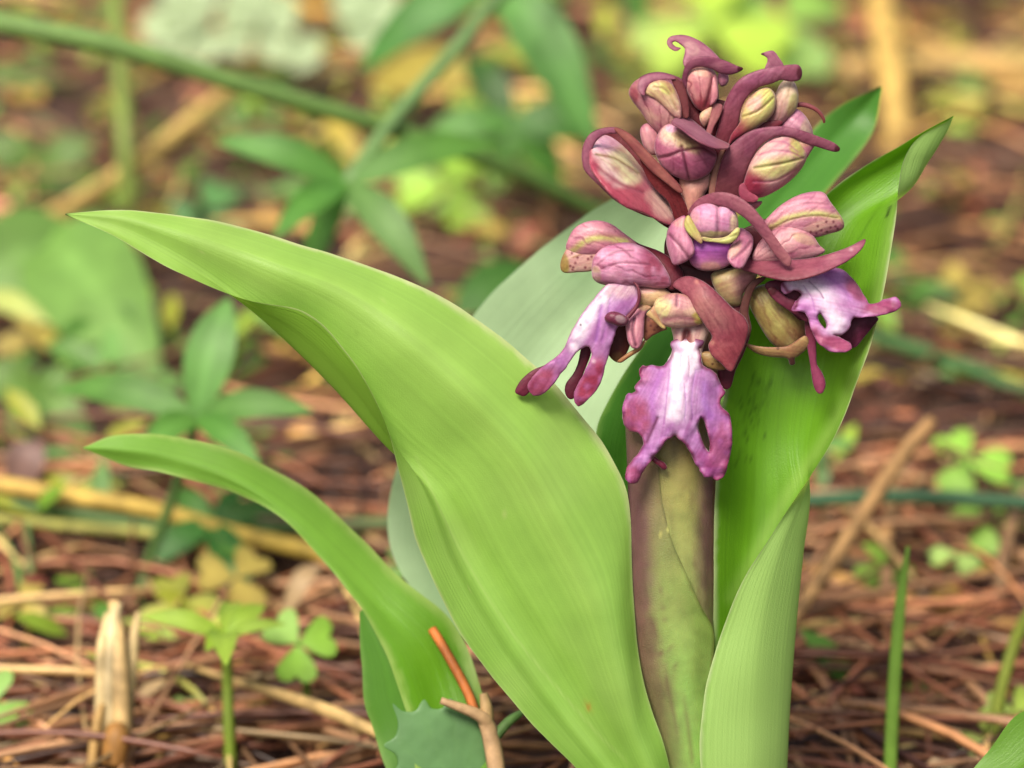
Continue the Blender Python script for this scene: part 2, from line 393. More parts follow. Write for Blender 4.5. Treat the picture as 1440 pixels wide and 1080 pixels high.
# ================================================================== THE SETTING
def ground_h(x, y):
    x, y = np.asarray(x, float), np.asarray(y, float)
    return (vnoise(x*1000, y*1000, 60, 5)-0.5)*0.010+(vnoise(x*1000, y*1000, 17, 6)-0.5)*0.004-0.002
def build_ground():
    t = np.linspace(-1, 1, 221); gx = 0.35*t+7.6*t**5; gy = 0.7+0.45*t+7.6*t**5
    X, Y = np.meshgrid(gx, gy); Z = ground_h(X, Y); V = np.stack([X.ravel(), Y.ravel(), Z.ravel()], 1); n = len(t)
    F = [[j*n+i, j*n+i+1, (j+1)*n+i+1, (j+1)*n+i] for j in range(n-1) for i in range(n-1)]
    o = mkmesh('ground', V, F, (0.05, 0.03, 0.02), M_SOIL); o['kind'] = 'structure'
build_ground()

# ================================================================== THE ORCHID
base_pt = PZ(985, 1420, -60)
base_pt = np.array((base_pt[0], base_pt[1], max(0.0, float(ground_h(base_pt[0], base_pt[1])))))
ORCHID = thing('orchid', 'pink and purple flowering orchid with broad bright green leaves in the foreground', 'orchid', base_pt)

PK, PKD, MAR, CREAM, GRN, LIL, WHT = (196, 128, 150), (160, 72, 104), (122, 44, 66), (226, 196, 170), (176, 184, 88), (206, 140, 204), (250, 240, 246)
BR = (170, 98, 118)
# ---- leaves
def build_leaves():
    A = [[(92, 300, 0), (92, 301, 0), (92, 302, 0)],
         [(180, 295, -15), (178, 308, -2), (172, 320, -2), (166, 328, 2), (160, 331, 8)],
         [(300, 310, -30), (285, 340, 0), (264, 366, -6), (255, 377, 2), (247, 382, 12)],
         [(410, 340, -45), (388, 378, 2), (345, 424, -16), (343, 424, 0), (341, 420, 14)],
         [(520, 376, -52), (485, 420, 0), (412, 484, -30), (420, 468, -3), (428, 440, 18)],
         [(620, 416, -52), (575, 485, 10), (475, 545, -34), (482, 527, -6), (492, 500, 22)],
         [(710, 478, -50), (660, 560, 10), (548, 622, -36), (541, 606, -10), (537, 580, 24)],
         [(790, 552, -45), (735, 640, 6), (622, 690, -34), (590, 680, -8), (562, 665, 22)],
         [(850, 628, -40), (790, 735, 2), (675, 795, -36), (632, 790, -10), (588, 766, 20)],
         [(884, 705, -32), (838, 830, 2), (742, 905, -36), (694, 900, -12), (646, 889, 20)],
         [(889, 830, -26), (866, 935, 6), (806, 1002, -32), (770, 1003, -10), (735, 1003, 20)],
         [(904, 955, -20), (892, 1032, 6), (864, 1082, -26), (838, 1085, -6), (812, 1082, 22)],
         [(942, 1080, -12), (928, 1130, 6), (908, 1160, -14), (896, 1162, 2), (886, 1162, 22)],
         [(972, 1300, -30), (965, 1330, -16), (960, 1350, -26), (957, 1350, -16), (955, 1350, -10)]]
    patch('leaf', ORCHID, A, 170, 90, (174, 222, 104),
          [('edge', 1.6, (226, 236, 176), 1.0), ('grad', 600, 560, 860, 1000, (146, 196, 84), 0.6), ('mottle', 70, (184, 220, 120), 0.35, 4), ('line', [(585, 640), (640, 760), (720, 890), (830, 1020), (880, 1070)], 1.6, (200, 228, 140), 0.35), ('line', [(640, 700), (720, 830), (810, 950), (870, 1040)], 12, (140, 188, 70), 0.35), ('line', [(470, 400), (620, 520), (740, 680), (830, 850)], 22, (180, 220, 110), 0.35),  # the broad darker green line paints in the crease shadow
           ('spots', [(RNG.uniform(250, 870), RNG.uniform(330, 1050)) for _ in range(60)], 1.5, (206, 226, 140), 0.55), ('spots', [(RNG.uniform(300, 870), RNG.uniform(380, 1050)) for _ in range(22)], 1.6, (110, 140, 50), 0.6),
           ('line', [(826, 992), (829, 996)], 4, (200, 140, 60), 0.8), ('spots', [(391, 458), (92, 301)], 5, (70, 70, 30), 0.9)],
          label='largest leaf, arching far out to the left', material=M_LEAF_A)
    B = [[(117, 629, -140), (117, 630, -140), (117, 631, -140)],
         [(165, 611, -150), (165, 632, -138), (165, 651, -146)],
         [(232, 612, -160), (235, 642, -145), (238, 668, -150)],
         [(330, 634, -170), (325, 672, -148), (330, 693, -150)],
         [(430, 688, -170), (405, 722, -140), (400, 732, -135)],
         [(500, 748, -165), (470, 785, -130), (455, 790, -120)],
         [(562, 812, -150), (532, 850, -120), (503, 850, -100)],
         [(640, 880, -140), (590, 915, -112), (545, 925, -90)],
         [(676, 968, -120), (622, 995, -108), (575, 1010, -85)],
         [(715, 1100, -105), (680, 1130, -105), (620, 1150, -95)],
         [(930, 1330, -60), (910, 1335, -65), (880, 1340, -60)]]
    B = [[(x, y, z-115*max(0, min(1, (1150-y)/300))) for x, y, z in r] for r in B]
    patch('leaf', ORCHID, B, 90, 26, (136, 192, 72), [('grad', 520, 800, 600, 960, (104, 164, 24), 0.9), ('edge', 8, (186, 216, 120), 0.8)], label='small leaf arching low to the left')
    Cc = [[(1000, 1330, -80), (1040, 1330, -85), (1075, 1330, -60), (1040, 1330, -30), (985, 1330, -25)],
          [(1010, 1150, -60), (1060, 1150, -78), (1102, 1150, -35), (1058, 1150, 22), (985, 1150, 34)],
          [(1005, 1000, -50), (1060, 1000, -76), (1111, 1000, -35), (1064, 1000, 24), (987, 1000, 36)],
          [(1003, 900, -42), (1060, 895, -76), (1119, 890, -36), (1072, 895, 22), (1009, 908, 32)],
          [(1004, 800, -34), (1058, 800, -74), (1129, 780, -38), (1095, 790, 12), (1044, 818, 28)],
          [(1006, 700, -30), (1065, 705, -76), (1136, 702, -44), (1125, 708, -6), (1100, 730, 15)],
          [(1012, 600, -34), (1070, 605, -80), (1125, 625, -70), (1155, 625, -40), (1174, 612, -2)],
          [(1030, 500, -44), (1085, 500, -84), (1145, 505, -78), (1190, 505, -48), (1219, 500, -8)],
          [(1060, 410, -60), (1110, 400, -98), (1165, 402, -98), (1207, 402, -66), (1245, 402, -18)],
          [(1110, 330, -90), (1150, 322, -118), (1192, 318, -118), (1228, 314, -90), (1259, 312, -36)],
          [(1170, 266, -110), (1215, 258, -138), (1268, 268, -132), (1280, 266, -96), (1264, 263, -56)],
          [(1235, 222, -120), (1272, 220, -140), (1305, 226, -128), (1300, 222, -104), (1271, 223, -76)],
          [(1292, 189, -124), (1312, 188, -134), (1329, 190, -126), (1318, 188, -112), (1293, 193, -98)],
          [(1339, 163, -120), (1340, 163, -120), (1341, 164, -120), (1341, 164, -119), (1340, 165, -118)]]
    patch('leaf', ORCHID, Cc, 150, 70, (122, 184, 42),
          [('line', [(1262, 290), (1240, 400), (1214, 500), (1168, 605), (1118, 680), (1070, 765), (1030, 840)], 11, (168, 214, 100), 0.65), ('edge', 1.8, (214, 232, 170), 1.0), ('line', [(1262, 250), (1200, 350), (1140, 480)], 1.6, (84, 140, 24), 0.5), ('line', [(1252, 290), (1247, 305)], 2.0, (40, 50, 20), 0.9),
           ('spots', [(1062+RNG.normal(0, 9)-i*0.28, 530+i*1.3+RNG.normal(0, 6)) for i in range(90)], 1.7, (58, 92, 24), 0.55),
           ('spots', [(1086+RNG.normal(0, 4)-i*0.3, 520+i*1.3+RNG.normal(0, 6)) for i in range(45)], 1.5, (58, 92, 24), 0.55),
           ('spots', [(1250, 325), (1244, 340), (1178, 598), (1240, 360)], 1.6, (60, 60, 30), 0.8)],
          flip=False, label='tall leaf clasping the stem on the right')
    Ff = [[(1238, 121, -340), (1240, 122, -340), (1241, 124, -340)],
          [(1160, 165, -330), (1195, 175, -345), (1225, 190, -335)],
          [(1075, 265, -280), (1120, 260, -300), (1165, 265, -290)],
          [(1000, 345, -230), (1050, 345, -255), (1095, 345, -240)],
          [(925, 455, -180), (985, 440, -210), (1040, 430, -190)],
          [(858, 560, -130), (920, 550, -165), (985, 530, -140)],
          [(835, 640, -110), (890, 660, -140), (960, 650, -110)],
          [(850, 800, -80), (900, 820, -110), (960, 820, -80)],
          [(900, 1000, -75), (930, 1020, -95), (965, 1020, -75)],
          [(960, 1340, -70), (975, 1345, -80), (985, 1345, -70)]]
    Ff = [[(x, y, z-150*max(0, min(1, (600-y)/400))) for x, y, z in r] for r in Ff]
    patch('leaf', ORCHID, Ff, 80, 24, (88, 152, 56), [('edge', 4, (160, 200, 100), 0.6)], flip=True, label='narrow leaf rising behind the flowers')
    H = [[(985, 215, -260), (990, 215, -260), (995, 217, -260)],
         [(870, 275, -270), (935, 300, -300), (985, 320, -290)],
         [(800, 320, -280), (880, 370, -300), (950, 400, -290)],
         [(720, 385, -270), (810, 450, -290), (895, 500, -270)],
         [(655, 460, -250), (745, 530, -270), (850, 600, -240)],
         [(580, 600, -240), (670, 660, -250), (800, 700, -210)],
         [(545, 740, -230), (620, 780, -230), (760, 820, -190)],
         [(600, 855, -210), (680, 880, -205), (790, 910, -165)],
         [(775, 1000, -180), (810, 1005, -175), (860, 1020, -140)],
         [(920, 1340, -90), (940, 1345, -95), (965, 1345, -85)]]
    H = [[(x, y, z-130*max(0, min(1, (1150-y)/400))) for x, y, z in r] for r in H]
    patch('leaf', ORCHID, H, 80, 26, (192, 226, 176), [('mottle', 60, (150, 196, 140), 0.4, 2)], material=M_LEAF_PALE, label='pale blue-green leaf behind, out of focus')
    Mm = [[(505, 862, -215), (508, 858, -215), (512, 860, -215)],
          [(508, 930, -205), (545, 935, -195), (580, 930, -190)],
          [(520, 1010, -190), (570, 1015, -180), (620, 1000, -170)],
          [(590, 1140, -150), (650, 1140, -145), (700, 1120, -140)],
          [(880, 1335, -85), (900, 1340, -85), (920, 1340, -80)]]
    patch('leaf', ORCHID, Mm, 50, 18, (92, 150, 44), [('edge', 5, (150, 190, 100), 0.5)], flip=True, label='short leaf low behind the small left leaf')
M_LEAF_PALE = attr_mat('orchid_leaf_pale', 0.5, 0.3, (1.1, 1.2, 0.6), 0.07, 250, 0.35, 5000, 0.3, veins=0.05)
build_leaves()

# ---- stem and sheath
def ring_tube(name, parent, rows, nu, seg, base, items, material, label=None, a0=0, a1=360):
    A = catmull(rows, nu); V = []; xy = []; full = (a1-a0) >= 360
    a = np.radians(np.linspace(a0, a1, seg, endpoint=not full)); V = []; xy = []
    for (x, y, z, r) in A:
        xx = x+np.sin(a)*r; V.append(PZ(xx, np.full(seg, y), z+np.cos(a)*r*0.8)); xy.append(np.stack([xx, np.full(seg, y)], 1))
    V = np.vstack(V); xy = np.vstack(xy); F = []
    for i in range(nu-1):
        for j in range(seg if full else seg-1):
            F.append([i*seg+j, i*seg+(j+1) % seg, (i+1)*seg+(j+1) % seg, (i+1)*seg+j][::-1])
    KP[0] = K*1.12; ed = np.full(len(V), 99.0)
    if not full: ed = np.tile(np.minimum(np.arange(seg), np.arange(seg)[::-1])*1.0, nu)
    col, gr = paint(xy, ed, base, items)
    KP[0] = K; col = col*(1+(vnoise(np.tile(np.degrees(a)*.5, nu), xy[:, 1]*.06, 3.5, 14)-.5)*.45)[:, None]
    return mkmesh(name, V, F, col, material, parent, label=label)
ring_tube('stem', ORCHID, [(990, 1420, -70, 34), (984, 1200, -66, 40), (968, 1000, -62, 46), (950, 880, -60, 50), (946, 750, -60, 52), (950, 620, -58, 46), (975, 540, -50, 36),
                           (986, 480, -46, 28), (988, 400, -42, 22), (992, 300, -34, 17), (1000, 200, -30, 13), (1003, 130, -30, 8), (1003, 105, -30, 3)], 90, 28,
          (190, 164, 124), [('grad', 980, 520, 980, 430, (206, 160, 140), 0.9), ('blob', 985, 545, 60, 60, 0, (120, 66, 76), 0.8)], M_STEM)
SH = [('grad', 950, 850, 950, 620, (146, 136, 76), 0.9), ('blob', 884, 760, 26, 210, -2, (112, 72, 80), 0.9, 1.1), ('blob', 1008, 700, 24, 190, 3, (118, 66, 86), 0.9, 1.1),
      ('blob', 905, 940, 26, 150, -15, (122, 92, 80), 0.75, 1.2), ('line', [(972, 690), (976, 780), (985, 860)], 1.2, (104, 84, 60), 0.5),
      ('line', [(900, 700), (904, 820), (930, 930), (965, 1060)], 1.2, (116, 92, 70), 0.6), ('line', [(925, 800), (935, 880), (960, 960)], 1.2, (116, 110, 70), 0.45),
      ('mottle', 40, (128, 96, 84), 0.25, 7)]
ring_tube('sheath', ORCHID, [(985, 1300, -62, 44), (986, 1150, -58, 44), (972, 1030, -56, 50), (955, 950, -55, 55), (948, 880, -54, 58), (945, 750, -54, 60), (947, 660, -54, 64), (949, 585, -54, 69)],
          70, 56, (150, 164, 92), SH, M_STEM, 'inner stem sheath flushed purple')
# outer sheath flap: its free margin crosses the stem diagonally
def flap():
    rows = []
    for y, xm, cx, r in [(592, 928, 949, 70.5), (630, 926, 947, 67), (668, 927, 946, 64.5), (700, 931, 945, 62.5), (750, 942, 945, 62.5), (800, 962, 946, 62), (850, 985, 947, 61), (890, 1004, 950, 60), (950, 1003, 956, 57.5), (1030, 1010, 973, 51.5), (1150, 1018, 986, 45.5), (1300, 1018, 985, 45)]:
        a1 = math.asin(max(-1, min(1, (xm-cx)/r))); a0 = math.radians(-100)
        rows.append([(cx+math.sin(a)*r, y, -53+math.cos(a)*r*0.8+1.5) for a in np.linspace(a0, a1, 5)])
    patch('sheath', ORCHID, rows, 80, 24, (150, 176, 90),
          [('grad', 940, 900, 920, 640, (136, 112, 78), 0.9), ('grad', 975, 860, 990, 1010, (142, 188, 92), 0.8), ('blob', 886, 760, 30, 210, -2, (112, 70, 80), 0.95, 1.2), ('blob', 908, 950, 30, 150, -14, (122, 88, 80), 0.8, 1.2),
           ('line', [(928, 820), (938, 890), (962, 990), (975, 1080)], 1.5, (120, 104, 72), 0.55), ('line', [(902, 700), (906, 820), (932, 930), (960, 1060)], 1.5, (112, 84, 70), 0.6),
           ('edge', 1.6, (104, 110, 50), 0.8), ('mottle', 40, (128, 100, 84), 0.25, 9), ('spots', [(932, 728), (930, 752), (940, 745), (1008, 1020)], 1.8, (214, 214, 120), 0.9)],
          material=M_STEM, flip=True, label='outer sheath with its edge crossing the stem')
flap()

def flower(label): return part_group('flower', ORCHID, label)
def bud(label): return part_group('bud', ORCHID, label)

# ---- back fill: ovaries joining buds to the axis, and dark sheets for shaded gaps
def ovary(parent, pts, z, base=(206, 168, 138), items=(), puff=0.8): return petal('ovary', parent, pts, z, base, [('mottle', 10, (190, 130, 130), 0.4, 3)]+list(items), puff, True)

# ---- top left bud
fb = part_group('bract_gap_fill', ORCHID, 'added dark maroon bract fill for the shaded gaps round the axis')
for pts, z in [([(962, 150), (1000, 140), (1030, 150), (1040, 190), (1010, 230), (985, 240), (965, 200)], -24), ([(940, 240), (985, 230), (1010, 235), (1015, 290), (985, 320), (950, 310)], -26), ([(940, 330), (1000, 330), (1070, 330), (1060, 390), (1000, 410), (945, 390)], -24), ([(930, 385), (985, 380), (1040, 400), (1030, 450), (960, 440)], -22)]:
    petal('bract', fb, pts, [(1000, 300, z)], (118, 40, 52), [('fan', 990, 420, 40, (90, 24, 34), 0.5)], 0.35)  # added dark bract sheets; the maroon stands in for shade between buds
b = bud('top left bud, pink striped with a yellow-green lobe')
petal('bract', b, [(896, 118), (904, 107), (925, 102), (948, 107), (962, 116), (969, 138), (969, 166), (960, 168), (930, 150), (905, 140)], [(930, 130, -16)], (172, 106, 124), [('edge', 5, (130, 56, 74), 0.6)], 0.45)
petal('hood', b, [(884, 130), (889, 118), (900, 110), (918, 108), (938, 112), (952, 126), (960, 148), (963, 168), (950, 180), (929, 189), (915, 177), (900, 156), (889, 142)], [(930, 150, -8)], (206, 146, 148),
      [('fan', 935, 215, 26, (156, 74, 98), 0.8), ('blob', 887, 132, 12, 16, 0, (150, 52, 74), 0.8), ('edge', 4, (176, 84, 108), 0.7), ('mottle', 12, (226, 184, 158), 0.6, 4)], 0.75, True)
petal('sepal', b, [(906, 128), (912, 118), (928, 112), (942, 116), (951, 128), (958, 150), (957, 166), (948, 164), (935, 152), (920, 139), (910, 134)], [(906, 128, 16), (957, 164, 14), (930, 125, 14)], (222, 206, 140),
      [('grad', 935, 118, 955, 162, (214, 160, 158), 0.8), ('blob', 938, 124, 12, 9, 20, (206, 206, 104), 0.8), ('edge', 4, (188, 104, 118), 0.7), ('line', [(920, 122), (938, 128), (952, 155)], 1.6, (176, 140, 90), 0.6, 0.7), ('fan', 960, 180, 30, (190, 120, 120), 0.4)], 0.5, True)
petal('bract', b, [(944, 109), (954, 112), (963, 124), (968, 145), (968, 164), (961, 164), (957, 148), (950, 126)], [(955, 115, 10), (963, 160, 8)], (150, 80, 82), [('edge', 2, (120, 44, 50), 0.8)], 0.4)
petal('bract', b, [(897, 125), (900, 111), (915, 104), (935, 104), (950, 111), (935, 112), (918, 115), (908, 125), (906, 134), (901, 132)], [(900, 125, 20), (940, 108, 12)], (188, 118, 140), [('edge', 3, (146, 66, 90), 0.6)], 0.5)

# ---- topmost bud
b = bud('topmost bud with a curled bract tip')
petal('bract', b, [(938, 60), (941, 53), (951, 50), (967, 51), (985, 59), (1000, 71), (1014, 88), (994, 92), (976, 86), (966, 96), (961, 88), (964, 70), (957, 62), (949, 58), (945, 61), (950, 66), (957, 68), (950, 72), (941, 67)],
      [(940, 60, 2), (970, 60, -2), (1000, 85, 2)], (196, 126, 148), [('edge', 2.2, (160, 84, 106), 0.6), ('blob', 972, 68, 12, 9, 30, (226, 178, 172), 0.7)], 0.55)
petal('hood', b, [(963, 112), (966, 98), (978, 92), (996, 94), (1008, 106), (1010, 130), (1005, 147), (993, 157), (979, 152), (968, 134)], [(988, 122, -6)], (208, 138, 140),
      [('fan', 992, 190, 30, (160, 74, 92), 0.7), ('blob', 990, 150, 18, 12, 0, (164, 52, 70), 0.8, 1), ('line', [(1003, 104), (998, 128), (992, 150)], 2.2, (134, 48, 68), 0.9, 1), ('blob', 992, 100, 18, 8, 0, (222, 176, 150), 0.6)], 0.8, True)
petal('sepal', b, [(1003, 108), (1008, 116), (1010, 132), (1007, 142), (999, 148), (1000, 134), (1001, 118)], [(1004, 128, 16)], (222, 156, 158), [('edge', 2, (180, 90, 110), 0.6)], 0.6, True)
petal('bract', b, [(960, 114), (962, 98), (968, 87), (980, 81), (1000, 80), (1020, 86), (1036, 93), (1044, 95), (1042, 99), (1028, 104), (1012, 102), (1000, 96), (985, 93), (972, 97), (966, 108), (966, 124)],
      [(962, 110, 6), (990, 86, 14), (1040, 96, 8)], (182, 108, 134), [('edge', 3, (150, 76, 96), 0.6), ('blob', 1024, 94, 20, 8, 10, (206, 132, 154), 0.5), ('blob', 1041, 97, 5, 5, 0, (110, 40, 56), 0.9)], 0.6)
petal('bract', b, [(962, 105), (968, 120), (973, 140), (985, 158), (1000, 160), (1008, 170), (1004, 195), (980, 190), (960, 160), (956, 130)], [(975, 150, -14)], (134, 50, 62), [], 0.3)
petal('sepal', b, [(1010, 104), (1018, 98), (1024, 104), (1024, 116), (1016, 122), (1010, 116)], [(1017, 110, -8)], (190, 130, 146), [], 0.8, True)
ovary(b, [(986, 158), (1000, 150), (1004, 160), (997, 172), (990, 178), (984, 168)], [(993, 165, 0)], (226, 190, 150))
petal('bract', b, [(1003, 149), (1011, 146), (1016, 150), (1012, 163), (1004, 178), (999, 190), (993, 188), (997, 172)], [(1005, 165, 10)], (204, 136, 132), [('edge', 2, (170, 90, 94), 0.6)], 0.4)

# ---- upper right pair
b = bud('upper right bud, yellow-green under a broad mauve bract')
petal('bract', b, [(1070, 76), (1078, 73), (1087, 72), (1094, 80), (1102, 94), (1092, 100), (1076, 99), (1080, 86), (1078, 80)], [(1085, 85, -22)], (186, 116, 140), [('blob', 1070, 76, 5, 4, 0, (110, 44, 60), 0.8)], 0.5)
petal('hood', b, [(1108, 110), (1118, 117), (1123, 134), (1120, 153), (1108, 168), (1092, 178), (1076, 178), (1082, 160), (1088, 140), (1096, 120)], [(1105, 145, -14)], (222, 198, 164),
      [('grad', 1110, 130, 1090, 172, (196, 132, 140), 0.8), ('fan', 1085, 190, 26, (170, 130, 90), 0.5), ('blob', 1116, 150, 8, 18, 10, (196, 190, 110), 0.7), ('edge', 3, (182, 130, 130), 0.4)], 0.8, True)
petal('hood', b, [(1040, 172), (1042, 158), (1050, 142), (1064, 128), (1079, 123), (1089, 131), (1091, 146), (1086, 162), (1070, 176), (1052, 188), (1032, 198), (1024, 206), (1028, 190)], [(1060, 160, 4)], (222, 204, 130),
      [('grad', 1066, 160, 1040, 192, (156, 50, 74), 1.0), ('blob', 1062, 146, 14, 10, -35, (232, 188, 176), 0.7), ('blob', 1080, 140, 9, 16, 10, (206, 206, 104), 0.7), ('line', [(1044, 164), (1066, 156), (1087, 138)], 1.5, (150, 120, 50), 0.8, 1),
       ('line', [(1050, 150), (1068, 140), (1082, 128)], 1.2, (200, 150, 110), 0.5, 0.5), ('edge', 3, (176, 106, 110), 0.6)], 0.8, True)
petal('bract', b, [(1004, 230), (1004, 205), (1010, 180), (1018, 150), (1028, 128), (1042, 111), (1062, 101), (1085, 95), (1108, 92), (1122, 92), (1127, 100), (1125, 111), (1114, 114), (1098, 112), (1085, 117), (1068, 122), (1052, 134), (1042, 152), (1038, 172), (1030, 195), (1020, 215), (1012, 232)],
      [(1020, 200, -6), (1040, 130, 6), (1100, 103, 12), (1125, 102, 8)], (182, 104, 130), [('grad', 1040, 120, 1015, 200, (150, 66, 78), 0.9), ('blob', 1070, 106, 30, 10, -12, (204, 134, 160), 0.7), ('blob', 1125, 102, 5, 9, 0, (110, 44, 58), 0.8), ('edge', 2.5, (150, 74, 94), 0.5), ('fan', 1000, 240, 46, (146, 70, 90), 0.3)], 0.6)
petal('bract', b, [(1020, 212), (1035, 188), (1060, 178), (1085, 170), (1100, 172), (1085, 184), (1060, 195), (1035, 205)], [(1050, 190, 0)], (140, 50, 70), [], 0.5)
b = bud('small pink bud tucked behind at the right')
petal('hood', b, [(1098, 172), (1108, 158), (1120, 153), (1132, 162), (1141, 178), (1143, 192), (1132, 200), (1108, 198), (1096, 188)], [(1120, 178, -22)], (206, 144, 164), [('fan', 1090, 200, 22, (170, 100, 130), 0.4), ('blob', 1136, 180, 9, 12, 0, (200, 180, 150), 0.7), ('edge', 2, (176, 100, 120), 0.5)], 0.8, True)
tb = PZ([1116, 1128, 1142, 1152, 1158, 1159], [149, 147, 151, 158, 167, 173], [-26, -24, -22, -22, -22, -22])
tube('bract', b, tb, np.array([3.2, 3.4, 3.2, 2.8, 2.4, 1.6])*SPX, (176, 92, 104), M_PETAL, 10, 30, c2=(126, 60, 50))

# ---- right bud under its sickle bract
b = bud('right bud with green-striped hood beneath a long curved bract')
petal('sepal', b, [(1112, 196), (1124, 188), (1138, 192), (1146, 202), (1140, 214), (1132, 224), (1120, 214)], [(1130, 205, 2)], (206, 140, 150), [('blob', 1132, 200, 9, 7, 0, (210, 170, 130), 0.7), ('edge', 2, (160, 50, 84), 0.6)], 0.6, True)
petal('hood', b, [(1044, 268), (1048, 248), (1056, 226), (1070, 206), (1086, 194), (1105, 190), (1121, 196), (1131, 208), (1135, 220), (1128, 236), (1114, 252), (1094, 267), (1070, 278), (1050, 276)], [(1090, 235, 2)], (224, 180, 172),
      [('blob', 1092, 236, 36, 14, -14, (206, 206, 112), 0.75, 0.9), ('blob', 1121, 208, 10, 18, -20, (206, 206, 96), 0.8), ('blob', 1055, 264, 22, 22, 0, (162, 44, 78), 1.0, 1.0), ('line', [(1064, 276), (1100, 262), (1132, 232)], 8, (176, 74, 108), 0.7),
       ('line', [(1060, 236), (1082, 233), (1104, 229), (1130, 222)], 1.5, (130, 120, 40), 0.8, 1.2), ('line', [(1060, 256), (1090, 254), (1120, 238)], 1.5, (176, 90, 120), 0.7, 0.6), ('line', [(1066, 218), (1088, 212), (1112, 214), (1128, 222)], 1.4, (190, 110, 140), 0.7, 0.6),
       ('line', [(1082, 199), (1104, 200), (1122, 214)], 1.4, (186, 104, 140), 0.6, 0.5), ('edge', 3, (186, 84, 112), 0.6)], 0.85, True)
petal('bract', b, [(1003, 300), (1006, 268), (1011, 240), (1021, 214), (1038, 196), (1058, 184), (1082, 179), (1106, 179), (1130, 185), (1152, 193), (1170, 200), (1180, 207), (1179, 212), (1170, 212), (1150, 206), (1132, 201), (1118, 194), (1100, 190), (1084, 194), (1068, 206), (1055, 226), (1047, 248), (1041, 270), (1034, 290), (1018, 304)],
      [(1015, 280, -4), (1040, 215, 10), (1100, 184, 16), (1178, 209, 6)], (178, 106, 128), [('grad', 1060, 200, 1020, 270, (150, 74, 80), 0.8), ('blob', 1090, 184, 34, 7, 5, (202, 134, 156), 0.6), ('blob', 1178, 210, 5, 5, 0, (104, 50, 50), 0.9), ('edge', 2.5, (150, 74, 90), 0.5), ('fan', 1010, 320, 50, (150, 74, 90), 0.25)], 0.6)
petal('bract', b, [(1040, 262), (1046, 258), (1052, 268), (1066, 278), (1060, 284), (1046, 282), (1040, 274)], [(1048, 272, 16)], (200, 100, 122), [], 0.5)
petal('bract', b, [(1004, 232), (1012, 214), (1020, 206), (1014, 230), (1008, 256), (1002, 284), (996, 290), (998, 262)], [(1008, 250, 0)], (206, 150, 124), [('edge', 2, (160, 84, 80), 0.6)], 0.5)
ovary(b, [(1036, 275), (1060, 282), (1072, 284), (1060, 296), (1040, 300), (1030, 290)], [(1050, 288, -10)], (204, 128, 134))

# ---- big left bud
b = bud('large left bud with pale veined hood in a boat-shaped bract')
petal('bract', b, [(820, 228), (821, 206), (830, 189), (847, 181), (868, 180), (886, 190), (906, 210), (928, 235), (950, 256), (964, 276), (974, 300), (962, 318), (940, 320), (905, 296), (870, 278), (838, 250)], [(830, 220, -24), (900, 240, -30), (960, 300, -22)], (132, 44, 54), [('grad', 840, 200, 880, 190, (150, 70, 80), 0.6)], -0.25)
petal('hood', b, [(829, 232), (830, 208), (840, 194), (858, 186), (876, 192), (892, 208), (906, 232), (922, 256), (938, 276), (950, 298), (946, 316), (928, 312), (905, 300), (880, 292), (856, 272), (838, 250)], [(840, 210, -2), (940, 300, -12), (880, 250, 0)], (196, 88, 108),
      [('blob', 868, 222, 30, 42, -32, (232, 202, 190), 1.0, 0.5), ('blob', 880, 232, 17, 30, -38, (214, 210, 140), 0.75, 0.9), ('blob', 854, 202, 20, 12, -20, (228, 170, 196), 0.7, 0.9), ('line', [(838, 217), (862, 222), (880, 232), (897, 244)], 1.8, (150, 126, 60), 0.85, 1.1),
       ('line', [(836, 230), (852, 244), (876, 260), (905, 270)], 3.0, (150, 44, 76), 0.7, 0.8), ('line', [(848, 210), (868, 208), (886, 222), (896, 236)], 1.3, (196, 150, 130), 0.5, 0.4), ('line', [(846, 224), (866, 236), (884, 250)], 1.3, (200, 160, 140), 0.5, 0.4),
       ('blob', 930, 290, 14, 26, -40, (222, 176, 160), 0.95, 0.7), ('edge', 4, (168, 66, 92), 0.6), ('mottle', 9, (176, 64, 92), 0.3, 12)], 0.75, True)
petal('bract', b, [(820, 232), (820, 208), (829, 190), (847, 181), (866, 180), (880, 186), (866, 187), (850, 189), (838, 198), (832, 212), (832, 228), (846, 246), (870, 266), (900, 284), (930, 300), (920, 306), (896, 298), (866, 282), (840, 258), (826, 244)],
      [(826, 210, 20), (850, 184, 18), (826, 238, 18), (900, 292, 10)], (184, 112, 136), [('grad', 840, 240, 900, 290, (184, 84, 106), 0.8), ('edge', 2.2, (140, 60, 80), 0.6)], 0.6)
petal('bract', b, [(864, 181), (878, 184), (894, 196), (914, 217), (934, 238), (950, 254), (960, 268), (954, 270), (936, 256), (916, 240), (898, 220), (882, 202)], [(870, 184, 20), (955, 265, 14)], (184, 112, 104), [('edge', 2, (150, 70, 60), 0.7)], 0.6)
petal('bract', b, [(900, 222), (918, 242), (938, 258), (956, 272), (968, 300), (962, 318), (950, 310), (940, 284), (922, 266), (908, 246)], [(910, 235, 8), (960, 300, 2)], (140, 44, 50), [('fan', 970, 330, 40, (100, 24, 34), 0.5)], -0.3)  # bract interior: deep red, with its shade painted into the colour

